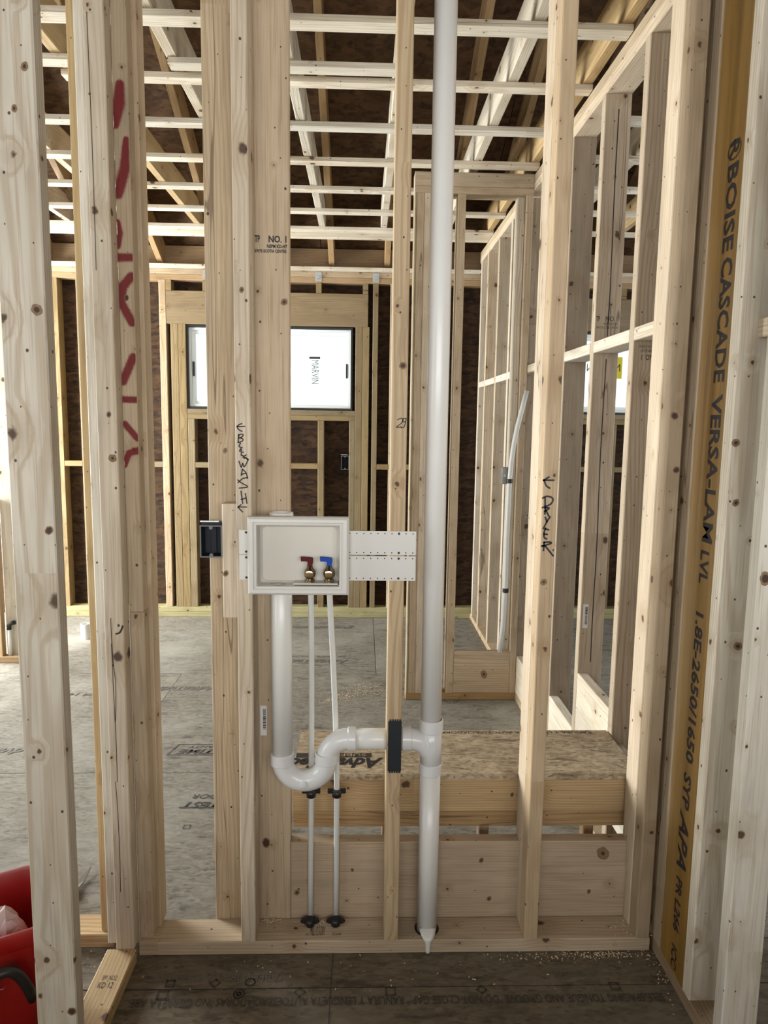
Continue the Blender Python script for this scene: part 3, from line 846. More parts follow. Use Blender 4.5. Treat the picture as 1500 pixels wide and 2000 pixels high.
def window(n, W, sticker):
    a, b, z0, z1 = W
    w = empty('window_%d' % n, (a, YF, z0), kind='structure')
    tag(w, 'high white framed window %s' % ('with a grey maker sticker' if sticker == 1 else 'with a yellow maker sticker'))
    def ring(name, x0, x1, zz0, zz1, t, ya, yb, mat):
        bm = bmesh.new()
        box_bm(bm, x0, x0 + t, ya, yb, zz0, zz1); box_bm(bm, x1 - t, x1, ya, yb, zz0, zz1)
        box_bm(bm, x0 + t, x1 - t, ya, yb, zz0, zz0 + t); box_bm(bm, x0 + t, x1 - t, ya, yb, zz1 - t, zz1)
        return finish(bm, name, w, mat)
    ring('flashing', a + 0.0, b - 0.0, z0 - 0.004, z1 + 0.02, 0.012, YF + 0.012, Y1 + 0.03, M['flash_black'])
    ring('frame', a + 0.012, b - 0.012, z0 + 0.010, z1 + 0.006, 0.016, YF + 0.035, Y1 + 0.03, M['frame_white'])
    ring('sash', a + 0.029, b - 0.029, z0 + 0.027, z1 - 0.011, 0.022, YF + 0.050, YF + 0.085, M['frame_white'])
    panel('pane', w, a + 0.050, b - 0.050, YF + 0.064, YF + 0.069, z0 + 0.048, z1 - 0.032, M['glass'])
    for x in (a + 0.034, b - 0.046):
        rbox('latch', w, x, x + 0.012, YF + 0.040, YF + 0.050, z0 + 0.22, z0 + 0.32, M['flash_black'], 0.001)
    if sticker == 1:
        lettering('maker_sticker', w, 'MARVIN', (a + 0.862, YF + 0.064, z0 + 0.345), (0, 0, -1), (1, 0, 0), 0.165, 0.050, M['print_soft'], 0, 0.0, 0.002)
        rbox('maker_sticker', w, a + 0.845, a + 0.922, YF + 0.0615, YF + 0.0635, z0 + 0.353, z0 + 0.368, M['stamp'], 0)
    else:
        rbox('maker_sticker', w, 1.725, 1.850, YF + 0.0610, YF + 0.0635, z0 + 0.250, z0 + 0.402, M['yellow'], 0)
        lettering('maker_lettering', w, 'MARVIN', (1.595, YF + 0.0605, z0 + 0.30), (1, 0, 0), (0, 0, 1), 0.240, 0.052, M['steel_dark'], 0, 0.0, 0.0006, mirror=True)
    return w
window(1, W1, 1)
window(2, W2, 2)

# ================================================================== OTHER WALLS OF THE HOUSE (out of view, let the daylight in; the low one is added for shade)
wsl = empty('wall_side', kind='structure')
tag(wsl, 'outer side wall with a wide door opening')
for a, b, c, d in ((-4.5, -2.6, 0, 2.6), (-2.6, -0.5, 0, 0.68), (-2.6, -0.5, 2.22, 2.6), (-0.5, 1.5, 0, 2.6), (3.2, 3.38, 0, 2.6), (1.5, 3.2, 2.2, 2.6), (1.5, 3.2, 0, 0.08)):
    panel('sheathing_panel', wsl, -3.74, -3.70, a, b, c, d, M['osb_dark'])
wsr = empty('wall_outer', kind='structure')
tag(wsr, 'outer wall of the room beyond the stud wall')
for a, b, c, d in ((-4.5, 0.5, 0, 2.6), (2.1, 3.38, 0, 2.6), (0.5, 2.1, 2.05, 2.6), (0.5, 2.1, 0, 0.85)):
    panel('sheathing_panel', wsr, 3.10, 3.14, a, b, c, d, M['osb_dark'])
wb = empty('wall_back', kind='structure')
tag(wb, 'outer wall behind the viewer with a wide opening')
for a, b, c, d in ((-3.74, -1.9, 0, 2.6), (2.5, 3.14, 0, 2.6), (-1.9, 2.5, 2.37, 2.6), (-1.9, 2.5, 0, 0.87)):
    panel('sheathing_panel', wb, a, b, -4.54, -4.50, c, d, M['osb_dark'])
wlow = empty('shade_wall', kind='structure')  # added light blocker, unseen, shades the near floor and lower studs
tag(wlow, 'unseen low wall added behind the viewer to shade the floor')
panel('sheathing_panel', wlow, -1.9, 1.9, -2.62, -2.60, 0.0, 1.00, M['osb_deck'])
lum('shade_wall_cap', wlow, -1.9, 1.9, -2.66, -2.56, 1.0005, 1.038, 'tan')
ceb = empty('ceiling_back', kind='structure')
tag(ceb, 'flat ceiling over the rooms behind the viewer')
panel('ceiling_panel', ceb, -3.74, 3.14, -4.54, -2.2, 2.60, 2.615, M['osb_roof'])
# bath partition in the far room on the left
wp = empty('wall_partition', kind='structure')
tag(wp, 'pale sunlit stud partition at the far edge of the room')
lum('bottom_plate', wp, -2.125, -1.95, 2.280, 2.372, 0.0, 0.038, 'brown')
lum('stud', wp, -2.118, -2.0705, 2.285, 2.330, 0.038, 0.95, 'warm')
lum('stud', wp, -2.070, -1.965, 2.335, 2.372, 0.038, ZT, 'white')
lum('top_plate', wp, -2.125, -1.95, 2.280, 2.372, ZT, ZC - 0.0005, 'tan')
lum('stud', wp, -2.16, -2.07, 1.58, 1.617, 0.0, ZC - 0.0005, 'white')
lum('stud', wp, -2.16, -2.07, 1.95, 1.987, 0.0, ZC - 0.0005, 'white')

# ================================================================== CEILING
ce = empty('ceiling', kind='structure')
tag(ce, 'level ceiling frame of joists with pale straps nailed under them')
def strap(x0, x1, y, w=0.058, tn=(0.70, 0.65, 0.55), z=ZC, t=0.019):
    lum('strap', ce, x0, x1, y - w, y, z, z + t, tn, axis='x', ch=0.001)
XLf = -3.66
for x0, x1, y, w in ((XLf, XR - 0.001, 0.585, 0.06), (-0.66, 0.13, 0.853, 0.055), (XLf, -0.98, 0.853, 0.055), (-1.05, XR - 0.001, 0.952, 0.05), (XLf, XR - 0.001, 1.327, 0.056), (XLf, XR - 0.001, 1.708, 0.058),
                     (XLf, XR - 0.001, 2.100, 0.058), (XLf, XR - 0.001, 2.480, 0.058), (XLf, XR - 0.001, 2.850, 0.060), (XLf, XR - 0.001, 3.022, 0.058),
                     (XLf, XR - 0.001, 0.205, 0.058), (XLf, -0.66, -0.18, 0.058)):
    strap(x0, x1, y, w)
lum('nailing_block', ce, XLf, XR - 0.001, 2.851, 2.962, ZC, ZC + 0.0185, 'white', axis='x')
for y in (0.40, 0.80, 1.20, 1.60, 2.00, 2.40, 2.82):
    strap(0.8895, 3.05, y)
JX = [-3.35, -2.97, -2.585, -2.205, -1.823, -1.442, -1.042, -0.664, -0.279, 0.100, 0.497, 1.20, 1.58, 1.96, 2.34, 2.72]
for x in JX:
    lum('joist', ce, x, x + 0.038, -1.25, 3.02, ZC + 0.0195, ZC + 0.160, random.choice(['white', 'pale', 'golden']))
lum('joist', ce, 0.762, 0.7985, -1.25, 3.02, ZC + 0.0195, ZC + 0.160, 'golden')

# ================================================================== ROOF
ro = empty('roof', kind='structure')
tag(ro, 'sloping rafters under dark strand board roof sheathing')
SL = math.atan(0.5)
RID_Y, RID_Z = -1.25, 2.46 + (3.30 + 1.25) * 0.5
def rafter(x, sgn=1):
    L = (3.62 + 1.25) / math.cos(SL)
    me = board_mesh(0.038, 0.150, L, 0.0025)
    if not me.materials: me.materials.append(LUM)
    o = bpy.data.objects.new('rafter', me)
    COL.objects.link(o)
    o.parent = ro
    # centre line of the rafter, underside 2.46 at the far plate
    yc = (3.62 - 1.25) / 2 if sgn > 0 else -2.5 - (3.62 - 1.25) / 2
    zc = 2.46 + (3.30 - (3.62 - 1.25) / 2) * 0.5 + 0.075 / math.cos(SL)
    o.location = (x, yc, zc)
    o.rotation_euler = (math.pi / 2 + SL * -1 * -1 if False else 0, 0, 0)
    d = Vector((0, math.cos(SL) * sgn, -math.sin(SL)))
    lx = Vector((1, 0, 0)) * sgn
    ly = d.cross(lx)
    o.rotation_euler = Matrix((lx, ly, d)).transposed().to_euler()
    t = random.choice(['brown', 'tan', 'amber'])
    o.color = T[t] + (1,)
for x in JX + [0.8]:
    rafter(x + 0.058)
for i in range(5):
    ya, yb = 3.72 - i * 1.0, 3.72 - (i + 1) * 1.0
    yb = max(yb, -1.25)
    off = 0 if i % 2 == 0 else 1.1
    xs = [-3.9] + [v for v in (-2.6 + off, -0.3 + off, 2.0 + off) if -3.8 < v < 3.2] + [3.3]
    for a, b in zip(xs, xs[1:]):
        ym = (ya + yb) / 2
        zm = 2.46 + (3.30 - ym) * 0.5 + 0.160 / math.cos(SL)
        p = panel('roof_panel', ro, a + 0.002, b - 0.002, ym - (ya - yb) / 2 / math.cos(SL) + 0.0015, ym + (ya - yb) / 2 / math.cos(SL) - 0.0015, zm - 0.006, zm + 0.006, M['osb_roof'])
        p.rotation_euler = (-SL, 0, 0)
ym = -1.25 - 1.85
p = panel('roof_panel', ro, -3.9, 3.3, ym - 1.85 / math.cos(SL), ym + 1.85 / math.cos(SL), 0, 0.012, M['osb_roof'])
p.location.z = 2.46 + (3.30 + 1.25) * 0.5 + 0.170 / math.cos(SL) - 1.85 * 0.5
p.rotation_euler = (SL, 0, 0)
for xg in (-3.72, 3.12):
    me = mesh_from('gable_panel', [(0.02 * s, y, z) for s in (-1, 1) for y, z in ((-5.0, 2.58), (3.75, 2.58), (-1.25, 5.05))], [(0, 1, 2), (3, 5, 4), (0, 3, 4, 1), (1, 4, 5, 2), (2, 5, 3, 0)])
    link('gable_panel', me, ro, M['osb_dark'], (xg, 0, 0))

p = panel('roof_membrane', ro, -3.95, 3.35, 1.235 - 2.485 / math.cos(SL), 1.235 + 2.60 / math.cos(SL), 0, 0.004, M['flash_black'])
p.rotation_euler = (-SL, 0, 0)
p.location.z = 2.46 + (3.30 - 1.235) * 0.5 + 0.180 / math.cos(SL)
panel('fascia', ro, -3.9, 3.3, 3.70, 3.72, 2.26, 2.52, M['osb_dark'])
panel('soffit', ro, -3.9, 3.3, Y2 + 0.001, 3.70, 2.26, 2.27, M['osb_dark'])
# metal ties on the far plate
for x in (-1.10, -0.335, 0.06, 0.46, 1.42):
    tie = empty('rafter_tie', (x, YF - 0.004, 2.36), 'galvanised tie on the far plate %s' % {-1.10: 'left of the broad tan flat stud', -0.335: 'above the header of the middle window', 0.06: 'next to the stud marked 29', 0.46: 'seen through the partition opening', 1.42: 'above the window with the yellow sticker'}[x], 'metal tie', 'galvanised rafter ties along the far wall')
    rbox('plate', tie, x, x + 0.045, YF - 0.003, YF - 0.0005, 2.368, 2.432, M['zinc'], 0.0005)
    rbox('fold', tie, x + 0.012, x + 0.032, YF - 0.018, YF - 0.003, 2.385, 2.405, M['zinc'], 0.001)

# ================================================================== PLATFORM
pf = empty('framed_platform', (0.28, 0.25, 0.0), 'low framed platform with a strand board top behind the laundry studs', 'platform')
YPf, YPb = 0.1405, 0.42
ZP_ = 0.418
XPa, XPb = -0.185, 0.795
lum('lower_board', pf, XPa, 0.7495, 0.0905, 0.1285, 0.0, 0.262, (0.47, 0.36, 0.245), axis='x', label='wide knotty board closing the foot of the platform')
lum('rim_board', pf, XPa, XPb - 0.004, YPf, YPf + 0.038, 0.322, ZP_, (0.46, 0.33, 0.185), axis='x')
lum('rail', pf, XPa, XPb - 0.022, YPf + 0.022, YPf + 0.058, 0.264, 0.3215, 'amber', axis='x')
lum('rim_board', pf, XPa, XPb - 0.004, YPb - 0.038, YPb, 0.322, ZP_, 'amber', axis='x')
for x in (0.05, 0.36, 0.66):
    lum('joist', pf, x, x + 0.038, YPf + 0.0585, YPb - 0.0385, 0.322, ZP_, 'amber', axis='y')
for x in (0.068, 0.352, 0.662):
    lum('leg', pf, x, x + 0.030, YPf + 0.060, YPf + 0.098, 0.0, 0.3215, 'brown')
deck = panel('deck_panel', pf, XPa, XPb, YPf - 0.003, YPb, ZP_ + 0.0005, ZP_ + 0.0185, M['osb_deck'])
deck['label'] = 'strand board top printed with black lettering'
zt_ = ZP_ + 0.0185
lettering('lettering', deck, 'AdvanTech', (0.070, 0.232, zt_), XL, YU, 0.30, 0.060, M['ink'], 0.35, 0.04)
rbox('printed_band', deck, -0.185, 0.036, 0.236, 0.262, zt_ + 0.0002, zt_ + 0.0007, M['stamp'], 0, origin=(0, 0, 0))
lettering('lettering', deck, 'SUBFLOOR', (0.020, 0.258, zt_), XL, YU, 0.17, 0.018, M['osb_deck'], 0, 0.01, 0.0012)
lettering('lettering', deck, 'RANURA Y LENGUETA AUTOESPACIADORAS "NO CIERRE LA ABERTURA"', (0.74, 0.412, zt_), XL, YU, 0.80, 0.018, M['stamp'])

# ================================================================== KNOTS on the faces towards the viewer
def knot(x, y, z, r, soft=0.45):
    host = [b for b in BOARDS if b[1] - 1e-3 <= x <= b[2] + 1e-3 and b[5] <= z <= b[6] and abs(b[3] - y) < 2e-3]
    if not host: return
    o, x0, x1 = host[0][0], host[0][1], host[0][2]
    rs = random.Random(int(x * 1e4) + int(z * 1e4))
    n = 18
    vs, fs = [(x, y - 0.0007, z)], []
    for ring in (soft, 1.0):
        for k in range(n):
            a = 2 * math.pi * k / n
            q = r * ring * (1 + 0.10 * math.sin(2 * a + r * 900) + 0.05 * math.sin(5 * a + r * 400) + rs.uniform(-0.05, 0.05))
            vs.append((min(max(x + q * math.cos(a), x0 + 0.001), x1 - 0.001), y - (0.0007 if ring < 1 else 0.0005), z + 1.15 * q * math.sin(a)))
    fs = [(0, 1 + k, 1 + (k + 1) % n) for k in range(n)] + [(1 + k, 1 + n + k, 1 + n + (k + 1) % n, 1 + (k + 1) % n) for k in range(n)]
    base = world_loc(o)
    inv = o.rotation_euler.to_matrix().inverted()
    me = mesh_from('knot', [tuple(inv @ (Vector(v) - base)) for v in vs], fs)
    me.materials.append(M['knot_heart']); me.materials.append(M['knot_ring'])
    for p_ in me.polygons: p_.material_index = 0 if p_.index < n else 1
    k_ = bpy.data.objects.new('knot', me)
    COL.objects.link(k_)
    k_.parent = o
for q in ((0.6829, 0.0905, 0.2256, 0.017, 0.3), (0.6489, 0.0905, 0.1107, 0.006), (-0.169, 0.0905, 0.1138, 0.0075), (-0.0163, 0.0905, 0.1801, 0.005), (0.342, 0.0905, 0.2069, 0.007), (0.3673, 0.0905, 0.0911, 0.007),
          (0.6353, 1.743, 0.1374, 0.018, 0.35), (0.0955, 0.0, 1.5468, 0.0085, 0.6), (0.0999, 0.0, 1.0724, 0.004), (0.7650, 0.0, 1.4366, 0.0095, 0.7), (0.778, 0.0, 1.3037, 0.0085, 0.7),
          (-0.5882, -0.4, 1.6023, 0.0095, 0.5), (-0.5844, -0.4, 1.2006, 0.0075, 0.7), (-0.5900, -0.4, 2.0111, 0.0065), (-0.6109, -0.4, 1.9423, 0.0055), (-0.5830, -0.4, 0.2047, 0.0085, 0.7), (-0.645, -0.4, 0.2403, 0.005),
          (0.8112, -0.208, 1.3767, 0.0085), (0.8213, -0.208, 1.2458, 0.0075), (0.8512, -0.208, 0.9205, 0.009), (0.4325, 0.1405, 0.3724, 0.006), (-0.2527, 0.0895, 0.2625, 0.012, 0.75), (-0.1980, 0.0895, 1.7046, 0.008),
          (0.8150, -0.352, 1.1079, 0.012, 0.6), (-0.2882, 0.0, 1.716, 0.006), (-0.5640, 0.02, 1.6955, 0.006, 0.8), (-0.5947, -0.022, 1.3168, 0.009, 0.35), (-0.600, -0.022, 1.42, 0.006, 0.6), (-0.3492, 0.0895, 1.3339, 0.006, 0.3), (-0.342, 0.036, 1.0263, 0.007, 0.5), (0.4590, 0.0, 1.0176, 0.008, 0.35)):
    knot(*q)

# ================================================================== DRAIN PIPE
PYc = 0.045
R0 = 0.0272
dp = empty('drain_pipe', (0.189, PYc, 0.0), 'white plastic drain and vent pipe with a curved trap and tee', 'pipe')
tube('vent_pipe', dp, [(0.187, PYc, 0.632), (0.1855, PYc, 1.6), (0.184, PYc, 2.75)], R0, M['pvc'], 32)
tube('lower_pipe', dp, [(0.189, PYc, -0.02), (0.189, PYc, 0.505)], R0, M['pvc'], 32)
# tee
bm = bmesh.new()
sweep_bm(bm, [(0.189, PYc, 0.500), (0.189, PYc, 0.632)], R0 + 0.0012, 32)
tee = finish(bm, 'tee', dp, M['pvc_fit'], True)
arc = [(0.110, PYc, 0.583), (0.135, PYc, 0.583), (0.155, PYc, 0.579), (0.170, PYc, 0.568), (0.180, PYc, 0.550), (0.186, PYc, 0.528)]
tube('branch', tee, arc, [R0 + 0.001, R0 + 0.001, R0 + 0.001, R0, R0 - 0.003, R0 - 0.008], M['pvc_fit'], 28, origin=(0, 0, 0))
collar('hub', tee, (0.189, PYc, 0.622), 'z', 0.034, R0, R0 + 0.0045, M['pvc_fit'])
collar('hub', tee, (0.189, PYc, 0.503), 'z', 0.030, R0, R0 + 0.0040, M['pvc_fit'])
collar('hub', tee, (0.124, PYc, 0.583), 'x', 0.026, R0, R0 + 0.0042, M['pvc_fit'])
bm = bmesh.new()   # raised mould mark on the tee
for k in range(3):
    box_bm(bm, 0.181 + k * 0.006, 0.184 + k * 0.006, PYc - R0 - 0.0020, PYc - R0 - 0.0008, 0.566 - abs(k - 1) * 0.003, 0.590 - abs(k - 1) * 0.005)
finish(bm, 'mould_mark', tee, M['pvc_fit'])
# trap arm through the stud
tube('trap_arm', dp, [(-0.028, PYc, 0.583), (0.120, PYc, 0.583)], R0, M['pvc'], 32)
RB = 0.0585
ub = [(-0.203, PYc, 0.545), (-0.203, PYc, 0.526)]
for k in range(1, 17):
    a = math.pi + math.pi * k / 16
    ub.append((-0.1445 + RB * math.cos(a), PYc, 0.526 + RB * math.sin(a)))
ub += [(-0.086, PYc, 0.530)]
tube('trap_bend', dp, ub, R0 + 0.0008, M['pvc_fit'], 32)
el = [(-0.086, PYc, 0.524)]
for k in range(0, 11):
    a = math.pi - (math.pi / 2) * k / 10
    el.append((-0.029 + 0.057 * math.cos(a), PYc, 0.526 + 0.057 * math.sin(a)))
el += [(-0.020, PYc, 0.583)]
tube('trap_elbow', dp, el, R0 + 0.0006, M['pvc_fit'], 32)
collar('trap_hub', dp, (-0.203, PYc, 0.529), 'z', 0.030, R0, R0 + 0.0042, M['pvc_fit'])
collar('trap_hub', dp, (-0.086, PYc, 0.532), 'z', 0.028, R0, R0 + 0.0042, M['pvc_fit'])
collar('trap_hub', dp, (-0.020, PYc, 0.583), 'x', 0.022, R0, R0 + 0.0044, M['pvc_fit'])
lathe('cleanout_boss', dp, (-0.1445, PYc - R0 - 0.0006, 0.470), [(0, 0.010), (-0.0016, 0.0095), (-0.0024, 0.008)], M['pvc_fit'], 'y')
sp = tube('standpipe', dp, [(-0.203, PYc + 0.002, 0.530), (-0.203, PYc + 0.002, 1.176)], R0, M['pvc'], 32)
collar('standpipe_rim', sp, (-0.203, PYc + 0.002, 1.175), 'z', 0.014, R0 - 0.003, R0 + 0.0035, M['pvc'])
# hole in the plate and sealant run
sh = lathe('plate_hole', dp, (0.189, PYc, 0.0376), [(0, 0.0335), (0.0009, 0.0335)], M['flash_black'])
bm = bmesh.new()
prof = [(0.056, 0.022, 0.020), (0.046, 0.019, 0.008), (0.0405, 0.013, -0.0008), (0.034, 0.008, -0.0020), (0.020, 0.0062, -0.0028), (0.006, 0.0060, -0.0030), (0.001, 0.0052, -0.0025)]
rows = []
for z, w, y in prof:
    rows.append([bm.verts.new((0.189 + w * t, y - 0.0018 * (1 - t * t), z)) for t in (-1, -0.5, 0, 0.5, 1)] + [bm.verts.new((0.189 + w, y + 0.003, z)), bm.verts.new((0.189 - w, y + 0.003, z))])
for a, b in zip(rows, rows[1:]):
    for k in range(7):
        bm.faces.new((a[k], a[(k + 1) % 7], b[(k + 1) % 7], b[k]))
bm.faces.new(rows[0]); bm.faces.new(rows[-1][::-1])
finish(bm, 'sealant_run', dp, M['caulk'], True)

# guard plate on stud 29
gp = rbox('guard_plate', None, 0.0735, 0.1080, -0.0022, -0.0004, 0.516, 0.652, M['steel_dark'], 0.0004, origin=(0.09, 0, 0.516))
tag(gp, 'dark steel nail guard plate on the stud where the trap arm passes', 'metal plate')
bm = bmesh.new()
for z0_, z1_ in ((0.652, 0.6565), (0.5115, 0.516)):
    for k in range(5):
        x = 0.0770 + k * 0.0062
        box_bm(bm, x, x + 0.004, -0.0022, -0.0004, z0_, z1_)
finish(bm, 'teeth', gp, M['steel_dark'])['kind'] = 'stuff'

# ================================================================== OUTLET BOX
ob = empty('washer_outlet_box', (-0.155, 0.0, 0.983), 'white recessed washing machine outlet box with two valves', 'outlet box')
bm = bmesh.new()
ox0, ox1, oz0, oz1 = -0.2775, -0.0297, 0.9870, 1.1795
ix0, ix1, iz0, iz1 = -0.2535, -0.0540, 1.0090, 1.1585
prof = [(0.0, -0.0031), (0.0005, -0.025), (0.006, -0.0305), (0.014, -0.0305), (0.0165, -0.0275), (0.0195, -0.0290), (0.0225, -0.0280), (0.024, -0.023), (0.024, -0.016)]
loops = []
for t, y in prof:
    k = t / 0.024
    a, b = ox0 + (ix0 - ox0) * k, ox1 + (ix1 - ox1) * k
    c, d = oz0 + (iz0 - oz0) * k, oz1 + (iz1 - oz1) * k
    loops.append([bm.verts.new(p) for p in ((a, y, c), (b, y, c), (b, y, d), (a, y, d))])
for a, b in zip(loops, loops[1:] + loops[:1]):
    for k in range(4):
        bm.faces.new((a[k], a[(k + 1) % 4], b[(k + 1) % 4], b[k]))
finish(bm, 'trim_frame', ob, M['abs_white'])
# recessed tub with a drafted back and rounded corners
bm = bmesh.new()
def rrect(x0, x1, z0, z1, r, y, n=5):
    pts = []
    for cx_, cz_, a0 in ((x1 - r, z1 - r, 0), (x0 + r, z1 - r, 90), (x0 + r, z0 + r, 180), (x1 - r, z0 + r, 270)):
        for k in range(n):
            a = math.radians(a0 + 90 * k / (n - 1))
            pts.append(bm.verts.new((cx_ + r * math.cos(a), y, cz_ + r * math.sin(a))))
    return pts
inner = [rrect(ix0, ix1, iz0, iz1, 0.004, -0.0165), rrect(ix0 + 0.002, ix1 - 0.002, iz0 + 0.001, iz1 - 0.002, 0.008, 0.010), rrect(ix0 + 0.008, ix1 - 0.008, iz0 + 0.006, iz1 - 0.008, 0.012, 0.016)]
outer = [rrect(ix0 - 0.003, ix1 + 0.003, iz0 - 0.003, iz1 + 0.003, 0.006, -0.0165), rrect(ix0 - 0.001, ix1 + 0.001, iz0 - 0.002, iz1 + 0.001, 0.010, 0.018)]
n_ = len(inner[0])
for a, b in zip(inner, inner[1:]):
    for k in range(n_): bm.faces.new((a[k], a[(k + 1) % n_], b[(k + 1) % n_], b[k]))
bm.faces.new(inner[-1])
for k in range(n_):
    bm.faces.new((outer[0][k], outer[1][k], outer[1][(k + 1) % n_], outer[0][(k + 1) % n_]))
    bm.faces.new((inner[0][k], outer[0][k], outer[0][(k + 1) % n_], inner[0][(k + 1) % n_]))
bm.faces.new(outer[1][::-1])
tubm = finish(bm, 'recessed_tub', ob, M['abs_cream'], recalc=True)
rbox('shelf', tubm, -0.167, -0.0565, -0.022, 0.012, 1.0110, 1.0155, M['abs_cream'], 0.002, origin=(0, 0, 0))
lathe('drain_opening', tubm, (-0.205, -0.004, 1.0102), [(0, 0.015), (0.0006, 0.0145)], M['abs_white'])
ribbons('drain_edge', tubm, [[(-0.222, -0.014), (-0.204, -0.008), (-0.188, -0.013)]], 0.0022, lambda a, b: (a, b, 1.0125), M['ink'])
# bracket strips with nail holes
for bx0, bx1 in ((-0.301, ox0 + 0.002), (ox1 - 0.002, 0.1355)):
    for bz0, bz1 in ((1.084, 1.144), (1.019, 1.0815)):
        br = rbox('bracket_strip', ob, bx0, bx1, -0.0030, -0.0010, bz0, bz1, M['abs_white'], 0.0004)
        if bx1 > 0:
            bm = bmesh.new()
            for k in range(10):
                xx = -0.029 + k * 0.0174
                r = 0.0032 if k == 7 else 0.0017
                for zc in (bz0 + 0.006, bz1 - 0.006):
                    vs = [bm.verts.new((xx + r * math.cos(2 * math.pi * q / 12), -0.0032, zc + r * math.sin(2 * math.pi * q / 12))) for q in range(12)]
                    bm.faces.new(vs)
            finish(bm, 'nail_holes', br, M['flash_black'])['kind'] = 'stuff'
        else:
            bm = bmesh.new()
            for zc in (bz0 + 0.006, bz1 - 0.006):
                vs = [bm.verts.new((-0.2835 + 0.0032 * math.cos(2 * math.pi * q / 12), -0.0032, zc + 0.0032 * math.sin(2 * math.pi * q / 12))) for q in range(12)]
                bm.faces.new(vs)
            finish(bm, 'nail_holes', br, M['flash_black'])['kind'] = 'stuff'
# valves
for vx, hm, nm in ((-0.1270, 'red_handle', 'dark red'), (-0.0795, 'blue_handle', 'blue')):
    vy = -0.004
    v = lathe('valve', ob, (vx, vy, 1.0155), [(0, 0.0125), (0.007, 0.0125), (0.0072, 0.0095), (0.010, 0.0098), (0.013, 0.0135), (0.019, 0.0150), (0.025, 0.0150), (0.031, 0.0130), (0.036, 0.0085), (0.042, 0.0070), (0.043, 0.0060)], M['chrome'], n=20)
    lathe('outlet_nut', v, (vx, vy - 0.0155, 1.037), [(0.006, 0.0100), (-0.004, 0.0100), (-0.0045, 0.0075)], M['chrome'], 'y', n=12)
    bm = bmesh.new()
    pts = [(-0.0215, 0.0135), (-0.0225, 0.0240), (-0.004, 0.0225), (0.0062, 0.0215), (0.0078, 0.0180), (0.0078, 0.0105), (0.0055, 0.0), (-0.0055, 0.0), (-0.0055, 0.0120), (-0.0085, 0.0135)]
    a = [bm.verts.new((vx + px, vy - 0.0065, 1.0545 + pz)) for px, pz in pts]
    b = [bm.verts.new((vx + px, vy + 0.0065, 1.0545 + pz)) for px, pz in pts]
    bm.faces.new(a); bm.faces.new(b[::-1])
    for k in range(len(pts)):
        bm.faces.new((a[k], b[k], b[(k + 1) % len(pts)], a[(k + 1) % len(pts)]))
    h = finish(bm, 'handle', v, M[hm])
    h['label'] = nm + ' lever handle'

# ================================================================== WATER TUBES
def clip(parent, x, y, z, ang=0.0):
    """black two-eared tube strap"""
    c = tube('clip', parent, [(x, y, z - 0.012), (x, y, z + 0.006)], 0.0125, M['black_plastic'], 16, origin=(0, 0, 0))
    for s in (-1, 1):
        bm = bmesh.new()
        box_bm(bm, -0.0065, 0.0065, -0.003, 0.003, -0.007, 0.007)
        bevelled(bm, 0.001, 1)
        bmesh.ops.translate(bm, verts=bm.verts[:], vec=(0, 0, 0))
        bmesh.ops.scale(bm, verts=bm.verts[:], vec=(1.1, 1, 1))
        bmesh.ops.rotate(bm, verts=bm.verts[:], cent=(0, 0, 0), matrix=Matrix.Rotation(-s * ang, 3, 'Y'))
        bmesh.ops.translate(bm, verts=bm.verts[:], vec=(x + s * 0.0175, y + 0.002, z + 0.003 - (0.004 if ang else 0)))
        finish(bm, 'ear', c, M['black_plastic'])
    return c
TY = 0.083
hot = empty('hot_water_tube', (-0.129, TY, 0.038), 'white water tube rising to the dark red valve behind the trap bend', 'tube', 'water tubes to the outlet box')
tube('tube', hot, [(-0.1280, 0.030, 1.004), (-0.1283, 0.050, 0.965), (-0.1285, 0.066, 0.90), (-0.1288, TY, 0.70), (-0.1290, TY, 0.41), (-0.1302, TY, 0.2), (-0.131, TY, -0.03)], 0.0075, M['pex'], 16)
clip(hot, -0.1290, TY - 0.006, 0.416)
clip(hot, -0.131, TY - 0.022, 0.050, 0.5)
cold = empty('cold_water_tube', (-0.06, TY, 0.038), 'white water tube slanting up to the blue valve beside the trap elbow', 'tube', 'water tubes to the outlet box')
tube('tube', cold, [(-0.0800, 0.030, 1.004), (-0.0800, 0.050, 0.965), (-0.0775, 0.066, 0.90), (-0.0730, TY + 0.006, 0.80), (-0.0650, TY + 0.008, 0.62), (-0.0610, TY + 0.004, 0.50), (-0.0600, TY, 0.41), (-0.0600, TY, 0.2), (-0.0605, TY, -0.03)], 0.0075, M['pex'], 16)
clip(cold, -0.0600, TY - 0.006, 0.416)
clip(cold, -0.0605, TY - 0.022, 0.050, 0.5)

su = empty('supply_tube', (0.71, 1.70, 0.26), 'long white tube leaning in the partition opening with two black ties', 'tube')
tube('tube', su, [(0.7905, 1.70, 1.575), (0.772, 1.70, 1.49), (0.753, 1.70, 1.405), (0.738, 1.70, 1.32), (0.728, 1.70, 1.23), (0.723, 1.70, 1.13), (0.720, 1.70, 0.86), (0.721, 1.70, 0.59), (0.716, 1.705, 0.40), (0.708, 1.72, 0.2655)], 0.0120, M['pex'], 16)
for z in (1.137, 0.589):
    collar('tie', su, (0.7225, 1.70, z), 'z', 0.022, 0.0118, 0.0150, M['black_plastic'])

